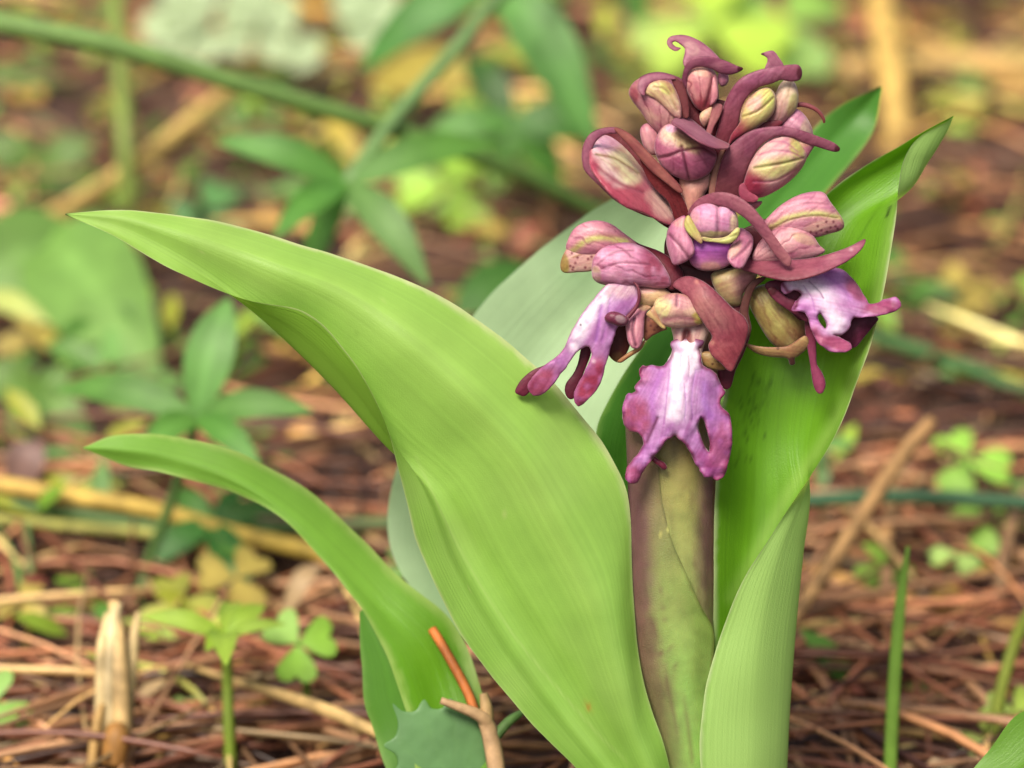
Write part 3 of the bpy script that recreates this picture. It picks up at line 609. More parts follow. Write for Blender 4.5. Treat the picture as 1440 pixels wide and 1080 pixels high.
# ---- centre bud
b = bud('squat centre bud with seams meeting like a star')
petal('sepal', b, [(900, 186), (904, 176), (914, 174), (926, 188), (928, 212), (918, 218), (906, 208)], [(912, 196, -10)], (216, 156, 158), [('edge', 3, (176, 96, 120), 0.6)], 0.7, True)
ovary(b, [(956, 250), (980, 250), (998, 244), (998, 262), (990, 276), (990, 300), (972, 310), (962, 290)], [(978, 275, -8)], (206, 148, 130))
petal('hood', b, [(920, 208), (925, 188), (936, 175), (952, 176), (975, 192), (1000, 206), (1008, 218), (1003, 236), (990, 249), (968, 254), (945, 246), (929, 232)], [(965, 215, 6)], (190, 112, 138),
      [('blob', 944, 188, 22, 16, 25, (226, 184, 170), 1.0, 0.8), ('blob', 962, 200, 24, 9, 28, (206, 190, 128), 0.8, 0.9), ('blob', 944, 180, 8, 6, 0, (236, 180, 206), 0.8), ('line', [(924, 222), (942, 219), (958, 213), (985, 208), (1005, 218)], 2.2, (116, 40, 66), 0.9, 1.4),
       ('line', [(959, 206), (964, 230), (969, 252)], 2.0, (112, 34, 66), 0.95, 1.4), ('line', [(946, 222), (948, 240)], 1.3, (150, 70, 100), 0.6, 0.4), ('line', [(982, 214), (996, 236)], 1.3, (150, 70, 100), 0.6, 0.4), ('line', [(978, 228), (998, 222)], 1.2, (150, 70, 100), 0.5, 0.3),
       ('edge', 3.5, (160, 76, 104), 0.7), ('fan', 960, 160, 34, (150, 80, 106), 0.25)], 0.8, True)
petal('bract', b, [(944, 172), (954, 165), (968, 166), (984, 178), (1002, 192), (1018, 200), (1025, 204), (1022, 209), (1006, 209), (990, 203), (974, 194), (958, 182)], [(955, 172, 26), (990, 192, 34), (1022, 206, 28)], (184, 112, 136), [('edge', 2.5, (156, 80, 98), 0.5), ('grad', 1000, 196, 1024, 206, (206, 130, 130), 0.6)], 0.6)

# ---- central open flower
f = flower('central half-open flower with rounded pink hood and violet throat')
petal('bract', f, [(968, 300), (976, 286), (990, 276), (1008, 271), (1028, 273), (1046, 282), (1064, 298), (1082, 322), (1098, 345), (1112, 364), (1108, 374), (1092, 360), (1076, 338), (1058, 316), (1042, 302), (1024, 292), (1004, 288), (988, 292), (976, 304)],
      [(975, 295, 12), (1010, 278, 30), (1060, 305, 46), (1108, 368, 50)], (184, 110, 128), [('edge', 2.5, (156, 80, 98), 0.6), ('grad', 1060, 305, 1105, 365, (196, 124, 130), 0.6), ('fan', 900, 400, 70, (150, 80, 100), 0.2)], 0.55)
petal('throat', f, [(972, 342), (985, 336), (1010, 338), (1027, 342), (1033, 358), (1026, 372), (1008, 380), (985, 380), (970, 368)], [(1000, 358, 8)], (196, 96, 190), [('grad', 1000, 348, 1000, 378, (184, 120, 140), 0.9), ('blob', 1000, 346, 26, 8, 0, (206, 104, 206), 0.8), ('blob', 1000, 376, 14, 8, 0, (206, 150, 140), 0.8)], 0.4, True)
petal('hood', f, [(970, 308), (975, 294), (988, 287), (1000, 286), (1011, 290), (1022, 288), (1033, 296), (1038, 310), (1037, 326), (1026, 334), (1008, 337), (990, 336), (978, 324)], [(1005, 312, 22)], (226, 164, 192),
      [('line', [(1010, 289), (1010, 312), (1010, 332)], 2.4, (170, 110, 136), 0.7, 1.6), ('line', [(984, 292), (985, 318)], 1.5, (190, 130, 150), 0.4, 0.4), ('line', [(1028, 294), (1028, 322)], 1.5, (190, 130, 150), 0.4, 0.4), ('blob', 1006, 332, 36, 7, 0, (206, 206, 130), 0.9), ('blob', 1034, 316, 8, 14, 0, (222, 206, 150), 0.7),
       ('blob', 975, 304, 8, 10, 0, (220, 170, 160), 0.6), ('edge', 2.5, (190, 120, 146), 0.5), ('mottle', 10, (214, 150, 186), 0.5, 5)], 0.8, True)
petal('sepal', f, [(988, 333), (1004, 335), (1022, 332), (1036, 320), (1041, 324), (1036, 336), (1024, 343), (1006, 341), (990, 339)], [(1012, 336, 40)], (200, 196, 112), [('edge', 1.5, (206, 160, 140), 0.6), ('line', [(990, 336), (1012, 337), (1036, 330)], 1.2, (140, 130, 60), 0.6, 0.6)], 0.5, True)
petal('sepal', f, [(964, 306), (969, 303), (976, 312), (982, 322), (988, 336), (986, 343), (976, 336), (966, 326), (962, 316)], [(973, 322, 30)], (206, 196, 110), [('edge', 2, (176, 160, 70), 0.6), ('grad', 972, 322, 986, 342, (226, 190, 140), 0.8)], 0.5, True)
petal('sepal', f, [(964, 304), (953, 307), (943, 315), (938, 326), (937, 342), (941, 358), (947, 372), (958, 371), (970, 364), (977, 354), (974, 340), (966, 324)], [(940, 340, 10), (965, 320, 22), (970, 355, 26)], (214, 146, 170), [('line', [(941, 330), (954, 344), (968, 362)], 2.2, (150, 84, 110), 0.8, 1.3), ('blob', 956, 312, 10, 7, 0, (222, 176, 156), 0.7), ('edge', 2.5, (176, 100, 130), 0.6), ('fan', 962, 290, 40, (176, 100, 130), 0.3)], 0.65, True)
petal('sepal', f, [(1040, 321), (1050, 324), (1059, 334), (1058, 350), (1052, 364), (1044, 377), (1032, 376), (1023, 364), (1025, 350), (1034, 336)], [(1035, 350, 26), (1056, 340, 12)], (214, 148, 166), [('line', [(1056, 340), (1046, 352), (1030, 364)], 2.2, (150, 84, 110), 0.8, 1.3), ('blob', 1034, 350, 6, 14, 30, (222, 186, 160), 0.7), ('edge', 2.5, (176, 100, 130), 0.6)], 0.65, True)
petal('bract', f, [(958, 372), (985, 378), (1015, 378), (1035, 374), (1040, 384), (1020, 398), (990, 402), (962, 394)], [(1000, 388, -14)], (110, 40, 48), [], 0.3)
ovary(f, [(1000, 386), (1020, 378), (1046, 376), (1064, 384), (1060, 398), (1046, 412), (1040, 430), (1020, 428), (1006, 408)], [(1030, 400, -12)], (196, 174, 116), [('blob', 1052, 400, 20, 20, 0, (206, 150, 146), 0.8, 1)])

# ---- right flower
f = flower('right flower, lip turned outward over the tall leaf')
petal('lobe', f, [(1076, 402), (1090, 394), (1112, 396), (1130, 402), (1142, 420), (1140, 442), (1126, 450), (1112, 438), (1096, 424)], [(1110, 420, 4)], (140, 56, 84), [('fan', 1140, 380, 40, (110, 36, 60), 0.5), ('edge', 3, (104, 34, 54), 0.7)], 0.5)
petal('bract', f, [(1040, 328), (1060, 316), (1078, 308), (1098, 318), (1110, 340), (1090, 360), (1060, 372), (1044, 356)], [(1070, 340, -6)], (120, 40, 54), [], 0.3)
petal('hood', f, [(1074, 316), (1086, 299), (1104, 284), (1126, 273), (1148, 269), (1160, 272), (1168, 284), (1180, 300), (1187, 313), (1184, 323), (1166, 329), (1146, 334), (1120, 334), (1092, 328)], [(1130, 305, -2)], (216, 150, 168),
      [('line', [(1082, 320), (1110, 306), (1145, 300), (1182, 306)], 5, (206, 198, 120), 0.9), ('line', [(1086, 314), (1110, 294), (1140, 286), (1165, 288)], 2, (186, 106, 130), 0.6, 0.5), ('line', [(1084, 322), (1112, 309), (1146, 303), (1178, 306)], 1.2, (130, 110, 40), 0.7, 0.6), ('blob', 1160, 318, 26, 10, -8, (224, 180, 160), 0.8),
       ('line', [(1165, 272), (1178, 296), (1187, 314), (1184, 322)], 3, (196, 180, 90), 0.8), ('spots', [(1150, 318), (1162, 312), (1168, 320), (1175, 318), (1178, 322), (1155, 324), (1140, 326), (1148, 328), (1172, 312), (1163, 326)], 1.9, (130, 30, 70), 0.95), ('edge', 2.5, (170, 84, 110), 0.5), ('fan', 1070, 340, 34, (176, 100, 124), 0.4)], 0.6, True)
petal('sepal', f, [(1058, 366), (1064, 346), (1078, 330), (1100, 318), (1124, 320), (1142, 330), (1152, 344), (1160, 354), (1140, 364), (1110, 370), (1080, 370)], [(1105, 345, 8)], (220, 160, 166), [('fan', 1050, 372, 24, (160, 90, 110), 0.6), ('blob', 1130, 336, 18, 7, 20, (206, 190, 130), 0.5), ('edge', 2.5, (176, 96, 120), 0.5)], 0.6, True)
petal('bract', f, [(1040, 368), (1056, 362), (1085, 364), (1115, 366), (1145, 363), (1172, 356), (1196, 347), (1216, 337), (1213, 348), (1196, 364), (1170, 378), (1142, 389), (1112, 395), (1084, 391), (1058, 383), (1042, 378)], [(1045, 374, 10), (1110, 380, 34), (1212, 342, 20)], (178, 98, 118),
      [('grad', 1110, 368, 1105, 396, (150, 70, 74), 0.6), ('blob', 1185, 358, 30, 8, -25, (204, 134, 150), 0.7), ('edge', 2, (150, 70, 90), 0.5), ('spots', [(1197, 352)], 3, (226, 190, 190), 0.7)], 0.65)
petal('hood', f, [(1054, 412), (1066, 402), (1086, 400), (1110, 414), (1128, 436), (1138, 462), (1130, 484), (1108, 496), (1086, 484), (1068, 458), (1054, 430)], [(1095, 445, -26)], (176, 160, 84), [('grad', 1090, 440, 1136, 480, (130, 76, 60), 0.9), ('mottle', 14, (190, 176, 110), 0.7, 5), ('edge', 3, (140, 90, 70), 0.6), ('fan', 1060, 390, 20, (140, 100, 60), 0.4)], 0.6, True)
petal('sepal', f, [(1046, 482), (1062, 486), (1084, 488), (1108, 486), (1132, 472), (1138, 486), (1124, 500), (1118, 504), (1118, 512), (1111, 513), (1106, 504), (1084, 502), (1062, 496)], [(1060, 488, -14), (1110, 496, -8)], (184, 150, 96), [('edge', 2.5, (140, 76, 70), 0.7), ('spots', [(1074, 482), (1086, 486), (1094, 490), (1100, 484)], 1.8, (100, 50, 50), 0.9), ('blob', 1114, 508, 6, 6, 0, (100, 36, 56), 0.9)], 0.5, True)
petal('lobe', f, [(1132, 436), (1140, 448), (1146, 470), (1147, 495), (1148, 512), (1156, 526), (1160, 540), (1156, 552), (1149, 551), (1144, 538), (1140, 512), (1136, 486), (1133, 462)], [(1138, 450, 4), (1154, 545, 4)], (176, 76, 116), [('grad', 1145, 500, 1140, 450, (130, 44, 66), 0.9), ('edge', 1.5, (140, 50, 84), 0.6)], 0.55, thick=3)
petal('lobe', f, [(1180, 470), (1192, 450), (1215, 440), (1234, 447), (1230, 455), (1216, 472), (1202, 488), (1190, 484)], [(1205, 460, -4)], (122, 44, 76), [('mottle', 8, (160, 76, 116), 0.5, 3)], 0.5)  # lobe behind the lip, its shade put into the dark purple
petal('lobe', f, [(1080, 408), (1087, 404), (1098, 412), (1108, 420), (1118, 424), (1124, 438), (1138, 444), (1134, 452), (1116, 440), (1098, 428), (1086, 418)], [(1100, 424, 14)], (160, 74, 100), [('blob', 1084, 410, 8, 7, 0, (116, 50, 50), 0.8), ('edge', 1.6, (120, 40, 64), 0.6)], 0.6, thick=3)
petal('lip', f, [(1101, 398), (1118, 393), (1140, 386), (1160, 379), (1178, 378), (1192, 386), (1206, 402), (1217, 420), (1224, 428), (1240, 424), (1260, 419), (1266, 426), (1264, 434), (1248, 440), (1232, 444), (1214, 447), (1202, 446), (1196, 452), (1193, 462), (1182, 470), (1172, 470), (1182, 476), (1194, 483), (1197, 490), (1188, 494), (1170, 493), (1156, 486), (1146, 472), (1139, 454), (1132, 440), (1122, 438), (1114, 436), (1117, 427), (1124, 420), (1127, 412), (1119, 408), (1106, 413), (1100, 408)],
      [(1105, 402, 22), (1160, 395, 12), (1215, 410, -2), (1262, 428, 24), (1160, 440, 34), (1190, 488, 40), (1118, 432, 24)], (226, 160, 220),
      [('line', [(1120, 398), (1150, 410), (1168, 432), (1176, 460)], 15, (250, 238, 246), 1.0), ('line', [(1168, 430), (1200, 434), (1222, 436)], 7, (246, 206, 236), 0.9), ('blob', 1240, 432, 30, 10, -5, (182, 84, 132), 1.0, 0.8), ('blob', 1206, 408, 24, 14, 45, (186, 100, 140), 1.0, 0.8), ('blob', 1178, 484, 26, 10, 15, (196, 96, 138), 1.0, 0.8),
       ('line', [(1146, 466), (1156, 482)], 8, (190, 96, 132), 0.9), ('line', [(1101, 400), (1110, 411), (1124, 410), (1122, 422), (1118, 434)], 3, (140, 46, 84), 0.9), ('line', [(1138, 396), (1152, 410), (1158, 420)], 1.3, (176, 140, 176), 0.7, 0.6), ('line', [(1130, 402), (1142, 420), (1146, 438)], 1.2, (200, 130, 206), 0.6, 0.5),
       ('line', [(1160, 388), (1180, 402), (1196, 420)], 3, (206, 136, 206), 0.7, 0.5), ('edge', 2.2, (176, 84, 130), 0.7)], 0.45, holes=[[(1149, 444), (1153, 440), (1158, 445), (1163, 456), (1161, 463), (1156, 459), (1151, 452)]], wav=5, thick=3, rag=.9)

# ---- left flower
f = flower('left flower, lip hanging outward over the pale leaf')
petal('hood', f, [(797, 352), (799, 336), (808, 321), (824, 312), (842, 310), (860, 315), (878, 328), (896, 342), (900, 352), (880, 356), (850, 358), (820, 362)], [(840, 335, -14)], (212, 144, 160),
      [('line', [(806, 352), (826, 338), (850, 334), (880, 340)], 5, (206, 204, 110), 0.85), ('fan', 915, 360, 30, (170, 90, 116), 0.5), ('edge', 3, (176, 100, 120), 0.6), ('line', [(804, 334), (830, 322), (862, 324)], 2, (224, 176, 180), 0.6)], 0.6, True)
petal('sepal', f, [(799, 348), (792, 358), (788, 370), (789, 380), (796, 384), (812, 383), (832, 381), (846, 372), (860, 352), (850, 344), (830, 342), (812, 346)], [(820, 365, -12)], (216, 170, 158),
      [('blob', 792, 372, 8, 16, 0, (170, 150, 50), 0.9), ('edge', 2.5, (180, 150, 80), 0.6), ('spots', [(804, 356), (806, 352), (809, 370), (806, 376), (827, 364), (823, 376), (842, 350), (838, 352), (815, 350), (826, 352), (802, 374), (805, 379), (832, 361), (812, 362), (818, 356), (846, 347)], 1.9, (134, 40, 70), 0.95), ('line', [(806, 362), (820, 356), (828, 352)], 1.3, (160, 110, 50), 0.7)], 0.35, True)
petal('bract', f, [(884, 334), (900, 343), (925, 352), (944, 363), (958, 378), (962, 392), (955, 404), (942, 408), (930, 394), (912, 370), (894, 352)], [(900, 350, -10), (950, 390, -4)], (122, 40, 58), [('edge', 2, (90, 26, 40), 0.5)], 0.4, True)
petal('hood', f, [(832, 380), (834, 364), (844, 351), (862, 343), (884, 341), (906, 348), (924, 362), (938, 382), (944, 400), (930, 406), (900, 403), (870, 403), (846, 400), (834, 392)], [(885, 375, 4)], (218, 150, 178),
      [('fan', 965, 400, 26, (160, 84, 116), 0.7), ('blob', 925, 374, 22, 30, -20, (170, 76, 104), 0.9, 1.1), ('blob', 838, 386, 8, 12, 0, (196, 166, 130), 0.8), ('line', [(840, 372), (866, 354), (892, 352)], 1.4, (150, 80, 106), 0.6, 0.6), ('line', [(846, 378), (874, 370), (915, 372)], 1.4, (150, 76, 106), 0.7, 0.6), ('edge', 2.5, (176, 96, 124), 0.6), ('mottle', 8, (226, 168, 200), 0.5, 6)], 0.7, True)
ovary(f, [(884, 404), (905, 400), (932, 404), (950, 420), (944, 432), (920, 434), (900, 432), (886, 420)], [(915, 416, -6)], (212, 176, 130), [('blob', 905, 405, 22, 8, 0, (220, 160, 160), 0.8)])
petal('lobe', f, [(784, 503), (768, 513), (750, 521), (736, 532), (728, 543), (725, 551), (731, 555), (738, 556), (746, 548), (756, 534), (772, 520)], [(755, 530, -4)], (140, 50, 80), [('edge', 1.5, (100, 30, 50), 0.5)], 0.5, thick=3)
petal('lobe', f, [(819, 488), (829, 486), (830, 498), (824, 514), (817, 532), (812, 550), (806, 560), (799, 559), (795, 550), (797, 539), (806, 527), (813, 512)], [(815, 520, 0)], (128, 44, 70), [('edge', 1.5, (96, 28, 50), 0.5)], 0.5, thick=3)
petal('lobe', f, [(850, 450), (866, 448), (888, 444), (888, 470), (884, 488), (876, 503), (869, 509), (858, 501), (852, 486), (856, 466)], [(870, 478, -8)], (118, 56, 44), [('blob', 868, 502, 8, 8, 0, (150, 120, 60), 0.7)], 0.4, thick=3)
petal('lip', f, [(858, 400), (878, 400), (894, 402), (900, 414), (898, 428), (888, 440), (876, 450), (868, 460), (862, 474), (857, 492), (851, 512), (845, 534), (836, 551), (824, 564), (813, 571), (808, 562), (809, 551), (818, 532), (828, 512), (833, 500), (829, 487), (820, 487), (808, 497), (798, 512), (788, 526), (778, 540), (766, 551), (754, 556), (745, 551), (743, 543), (748, 532), (762, 518), (780, 505), (792, 492), (802, 472), (812, 454), (824, 436), (838, 418), (848, 407)],
      [(880, 405, 14), (850, 450, 22), (840, 480, 22), (820, 560, 16), (750, 550, 6), (890, 430, 14)], (222, 160, 216),
      [('line', [(868, 404), (845, 424), (824, 452), (806, 484)], 11, (252, 244, 248), 1.0), ('blob', 874, 408, 22, 12, 0, (236, 196, 206), 0.9, 0.9), ('blob', 760, 540, 30, 16, -38, (186, 88, 124), 1.0, 1.0), ('blob', 828, 542, 14, 42, 26, (184, 66, 104), 1.0, 1.0), ('line', [(846, 430), (842, 455), (838, 478)], 3, (198, 132, 216), 0.7, 0.5),
       ('line', [(858, 420), (854, 450), (846, 480)], 2, (206, 140, 216), 0.5, 0.4), ('line', [(895, 402), (899, 416), (896, 430), (884, 444)], 3, (134, 56, 80), 0.95), ('edge', 2.0, (186, 96, 140), 0.7), ('spots', [(817, 457)], 1.6, (60, 20, 40), 1), ('spots', [(835, 508)], 3, (240, 210, 220), 0.6), ('mottle', 9, (206, 140, 210), 0.4, 9)], 0.4, wav=3, thick=3, rag=.7)
petal('lobe', f, [(850, 446), (856, 439), (866, 438), (876, 442), (884, 448), (882, 456), (872, 459), (860, 456), (852, 452)], [(866, 448, 34)], (132, 52, 84), [('blob', 873, 449, 8, 5, 20, (176, 150, 150), 0.9), ('edge', 2, (110, 30, 60), 0.7)], 0.8, True)
tb = PZ([890, 896, 899, 897, 890, 881], [396, 402, 414, 427, 438, 448], [20, 24, 27, 27, 28, 30])
tube('lobe', f, tb, np.array([0.8, 2.0, 2.4, 2.6, 3.0, 3.4])*SPX, (126, 52, 70), M_PETAL, 10, 24)
petal('sepal', f, [(881, 470), (880, 456), (886, 440), (896, 430), (910, 429), (916, 433), (908, 442), (906, 458), (905, 474), (900, 488), (890, 490), (884, 482)], [(890, 460, 16), (905, 440, 8)], (210, 142, 156), [('line', [(892, 448), (890, 466), (894, 486)], 2, (130, 60, 90), 0.9, 1.5), ('edge', 2, (170, 90, 116), 0.6), ('blob', 906, 432, 10, 5, 0, (216, 180, 130), 0.8)], 0.6, True)
petal('sepal', f, [(868, 508), (880, 498), (896, 488), (906, 478), (906, 484), (900, 493), (886, 502), (874, 510)], [(888, 495, 8)], (186, 140, 76), [('edge', 1.5, (140, 80, 50), 0.6)], 0.6, True)
petal('sepal', f, [(902, 446), (912, 440), (926, 452), (938, 462), (930, 466), (918, 472), (906, 478)], [(915, 460, -2)], (176, 118, 84), [('spots', [(909, 466), (915, 458), (920, 464), (912, 450), (925, 460)], 1.8, (110, 40, 50), 0.9)], 0.4, True)

# ---- lower centre flower
f = flower('lower centre flower with its large lip hanging in front of the stem')
petal('bract', f, [(1077, 390), (1066, 391), (1056, 397), (1048, 410), (1042, 430), (1038, 460), (1040, 490), (1050, 478), (1056, 462), (1052, 440), (1055, 420), (1062, 404), (1072, 396)], [(1048, 440, 2)], (134, 82, 72), [('edge', 2, (100, 56, 44), 0.7)], 0.5)
petal('bract', f, [(1020, 400), (1040, 408), (1050, 440), (1055, 465), (1046, 495), (1034, 520), (1026, 545), (1012, 540), (1010, 500), (1010, 440)], [(1030, 470, -16)], (140, 60, 76), [], 0.5)
petal('neck', f, [(943, 452), (958, 450), (975, 452), (990, 450), (998, 462), (993, 478), (988, 494), (990, 512), (975, 520), (955, 520), (938, 512), (944, 496), (947, 478)], [(968, 485, 4)], (226, 186, 176),
      [('blob', 966, 478, 8, 18, 0, (150, 76, 76), 0.9), ('line', [(972, 500), (980, 478), (990, 458)], 5, (226, 180, 168), 0.8), ('grad', 966, 480, 966, 512, (250, 236, 240), 0.9), ('spots', [(962, 482), (966, 492), (960, 496)], 2.2, (110, 50, 80), 0.8), ('line', [(966, 466), (963, 488), (966, 502)], 3, (140, 84, 84), 0.6, 2.5)], 0.6, True)
petal('lobe', f, [(918, 640), (926, 646), (935, 651), (938, 658), (933, 661), (925, 655), (916, 648)], [(927, 651, 12)], (136, 44, 76), [], 0.7, True)
petal('lip', f, [(948, 480), (946, 494), (941, 507), (932, 515), (916, 515), (904, 515), (899, 522), (902, 534), (896, 541), (893, 551), (884, 555), (878, 566), (876, 582), (878, 596), (886, 604), (897, 607), (904, 614), (905, 626), (898, 638), (888, 650), (881, 662), (880, 673), (887, 679), (897, 677), (904, 665), (915, 648), (928, 632), (939, 617), (949, 611), (958, 618), (970, 634), (981, 654), (989, 667), (1000, 671), (1008, 674), (1018, 668), (1024, 650), (1028, 625), (1027, 600), (1025, 582), (1017, 576), (1012, 565), (1018, 552), (1013, 541), (1008, 528), (1000, 521), (990, 516), (985, 505), (984, 492), (986, 478)],
      [(950, 485, 18), (985, 485, 18), (895, 545, 6), (880, 590, 8), (950, 560, 34), (1015, 555, 8), (1024, 610, 20), (886, 672, 26), (1008, 668, 24), (950, 612, 36), (912, 600, 22)], (214, 146, 210),
      [('line', [(966, 484), (958, 520), (952, 560), (948, 590)], 34, (236, 196, 232), 0.75), ('line', [(966, 484), (958, 520), (952, 560), (948, 580)], 12, (255, 250, 253), 1.0), ('blob', 963, 500, 20, 26, 0, (250, 240, 246), 0.9, 0.8), ('blob', 893, 588, 24, 28, 10, (186, 92, 132), 1.0, 0.9), ('blob', 900, 528, 16, 14, 0, (190, 110, 150), 0.7, 1), ('blob', 890, 668, 18, 12, -40, (188, 92, 140), 0.95, 1.0),
       ('blob', 1012, 640, 18, 46, 5, (194, 106, 156), 1.0, 0.8), ('blob', 1018, 560, 10, 26, 0, (186, 96, 150), 0.7, 1.0), ('line', [(986, 640), (1000, 664)], 9, (184, 80, 146), 0.8), ('line', [(930, 525), (918, 560), (920, 590)], 5, (200, 126, 206), 0.7), ('line', [(990, 540), (990, 565), (998, 585)], 6, (204, 140, 222), 0.7),
       ('line', [(946, 596), (926, 624), (906, 650)], 3, (226, 166, 226), 0.7), ('line', [(942, 520), (938, 560), (934, 596)], 1.5, (190, 110, 190), 0.6, 0.5), ('line', [(962, 540), (964, 570), (962, 590)], 1.2, (206, 150, 220), 0.6, 0.4), ('line', [(978, 520), (972, 560), (974, 590)], 1.3, (206, 150, 220), 0.6, 0.4),
       ('line', [(925, 588), (918, 604), (910, 622)], 3.0, (124, 44, 90), 0.8, 1.0), ('line', [(958, 500), (956, 530)], 1, (190, 150, 180), 0.5, 0.3), ('line', [(968, 500), (969, 535)], 1, (190, 150, 180), 0.5, 0.3), ('edge', 4.5, (160, 56, 104), 0.95), ('mottle', 8, (200, 120, 200), 0.35, 5)], 0.35,
      holes=[[(985, 587), (991, 592), (994, 605), (998, 620), (998, 636), (991, 629), (984, 612), (981, 598)]], wav=8, thick=3, rag=1.3)
petal('sepal', f, [(984, 500), (992, 494), (1008, 496), (1022, 500), (1028, 512), (1018, 520), (1002, 520), (990, 514)], [(1005, 508, 8)], (176, 146, 80), [('edge', 2.5, (150, 100, 70), 0.7), ('spots', [(1010, 508), (1014, 502), (1002, 512)], 1.6, (90, 40, 40), 0.9)], 0.5, True)
petal('bract', f, [(947, 402), (954, 393), (968, 389), (984, 394), (998, 403), (1014, 418), (1030, 434), (1046, 446), (1052, 462), (1047, 484), (1038, 504), (1028, 522), (1014, 510), (1002, 500), (997, 486), (1002, 474), (994, 460), (982, 442), (970, 424), (958, 410)], [(955, 398, 10), (990, 420, 36), (1030, 470, 30), (1010, 495, 34)], (184, 104, 116),
      [('grad', 990, 420, 1035, 500, (170, 72, 84), 0.8), ('blob', 1000, 440, 16, 30, -40, (204, 142, 136), 0.7, 1.0), ('edge', 2.5, (140, 66, 76), 0.6), ('spots', [(1002, 482), (980, 397)], 3.4, (226, 160, 140), 0.8), ('fan', 1050, 540, 50, (140, 60, 76), 0.3), ('mottle', 7, (200, 120, 124), 0.35, 6)], 0.55)
petal('hood', f, [(919, 432), (924, 420), (940, 413), (958, 413), (972, 420), (982, 435), (992, 450), (984, 457), (966, 460), (946, 461), (930, 456), (924, 444)], [(953, 438, 22)], (222, 184, 160),
      [('blob', 932, 432, 12, 16, 0, (220, 206, 140), 0.8), ('blob', 982, 448, 9, 8, 30, (196, 184, 70), 0.9), ('blob', 962, 424, 16, 10, 0, (224, 168, 168), 0.8), ('line', [(934, 450), (956, 447), (974, 449)], 4, (196, 130, 140), 0.7, 0.8), ('line', [(952, 414), (952, 430)], 1.8, (140, 84, 110), 0.7, 1.0), ('edge', 2.5, (206, 170, 110), 0.7), ('fan', 956, 400, 26, (190, 130, 130), 0.4)], 0.75, True)
petal('sepal', f, [(909, 443), (914, 436), (921, 429), (927, 440), (934, 452), (936, 462), (930, 461), (920, 452)], [(922, 446, 26)], (214, 186, 120), [('edge', 2, (190, 160, 80), 0.6)], 0.4, True)

# ================================================================== WEEDS, STALKS AND LITTER
def PX(p, q=None): return PD(p[0], p[1], p[2])
def blade(name, parent, base, tip, width, col, bend=0.15, prof='ellipse', n=14, m=6, cup=0.15, face=None, material=None, origin=None, c2=None, waist=0.0, label=None):
    """leaf blade between two world points, bulging upward by bend"""
    b, t = np.asarray(base, float), np.asarray(tip, float); L = np.linalg.norm(t-b); ax = (t-b)/L
    fc = np.array((0, -0.75, 0.66)) if face is None else np.asarray(face, float)
    side = np.cross(ax, fc); side /= np.linalg.norm(side); up = np.cross(side, ax)
    u = np.linspace(0, 1, n); P = b+np.outer(u, t-b)+np.outer(np.sin(u*math.pi)*bend*L, (up*0.6+np.array((0, 0, 0.6))))
    if prof == 'ellipse': w = np.sin(np.pi*np.clip(u, 0.02, 0.985)**0.85)**0.75
    elif prof == 'ob': w = np.clip(u*1.3, 0.10, 1)**0.8*np.clip((1-u)*5, 0.03, 1)**0.5
    elif prof == 'heart': w = np.clip(u, 0.04, 1)**0.8*np.clip((1-u)*6, 0.55, 1)
    else: w = np.clip((1-u)*2.2, 0.04, 1)**0.7
    V = []; uv = []
    for i in range(n):
        for j in range(m):
            v = j/(m-1)*2-1; notch = 0
            if prof == 'heart' and u[i] > 0.6: notch = -(1-abs(v))*0.42*L*((u[i]-0.6)/0.4)**1.5
            V.append(P[i]+side*v*w[i]*width/2+up*(abs(v)**1.6)*cup*w[i]*width+(t-b)/L*notch); uv.append((u[i], v*0.5+0.5))
    F = [[i*m+j, i*m+j+1, (i+1)*m+j+1, (i+1)*m+j] for i in range(n-1) for j in range(m-1)]
    c = alb(col)
    if (material or M_WEED) is M_WEED: c = np.clip(c*np.array((1.5, 1.28, 0.80)), 0, .8)
    V = np.array(V)
    cc = np.tile(c, (len(V), 1))
    if c2 is not None: a = np.repeat(u, m)[:, None]; cc = c*(1-a)+alb(c2)*a
    rib = np.exp(-((np.array(uv)[:, 1]-0.5)/0.07)**2)[:, None]*0.35; cc = cc*(1-rib)+np.clip(cc*1.6+0.02, 0, 1)*rib
    return mkmesh(name, V, F, cc, material or M_WEED, parent, uv=uv, origin=origin, label=label)

def ground_pt(p):
    return np.array((p[0], p[1], float(ground_h(p[0], p[1]))))
MM = 0.001
def whorl(label, centre, tips, stem, width, col, srad=0.0009, scol=(120, 160, 90), group='whorled green sprigs'):
    c = PD(*centre); S = [PD(*s) for s in stem]
    r = thing('whorled_sprig', label, 'weed', ground_pt(S[-1]) if S[-1][2] < 0.03 else S[-1], group)
    for i, t in enumerate(tips):
        w = width*(t[3] if len(t) > 3 else 1); cc = np.array(col)*(0.92+0.16*random.random())
        if len(t) > 4: cc = np.array(t[4])
        blade('leaflet', r, c, PD(*t[:3]), w, cc, 0.10, 'ellipse', 16, 7, 0.08)
    tube('stem', r, [c]+S, [srad]*(len(S)+1), scol, M_WEED, 8)
    return r
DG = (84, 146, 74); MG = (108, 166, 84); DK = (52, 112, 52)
whorl('sprig with broad green leaflets and a stalk slanting up to the right', (488, 258, .60),
      [(305, 200, .60, 1.05), (385, 335, .585, 1.0), (603, 402, .59, 1.15, (96, 146, 92)), (700, 205, .61, 1.1, (88, 146, 74)), (420, 420, .60, .8)], [(560, 160, .615), (640, 70, .63), (712, -15, .65), (860, -120, .70), (1000, -60, .80)], 0.0062, DG, .0014, (150, 190, 120))
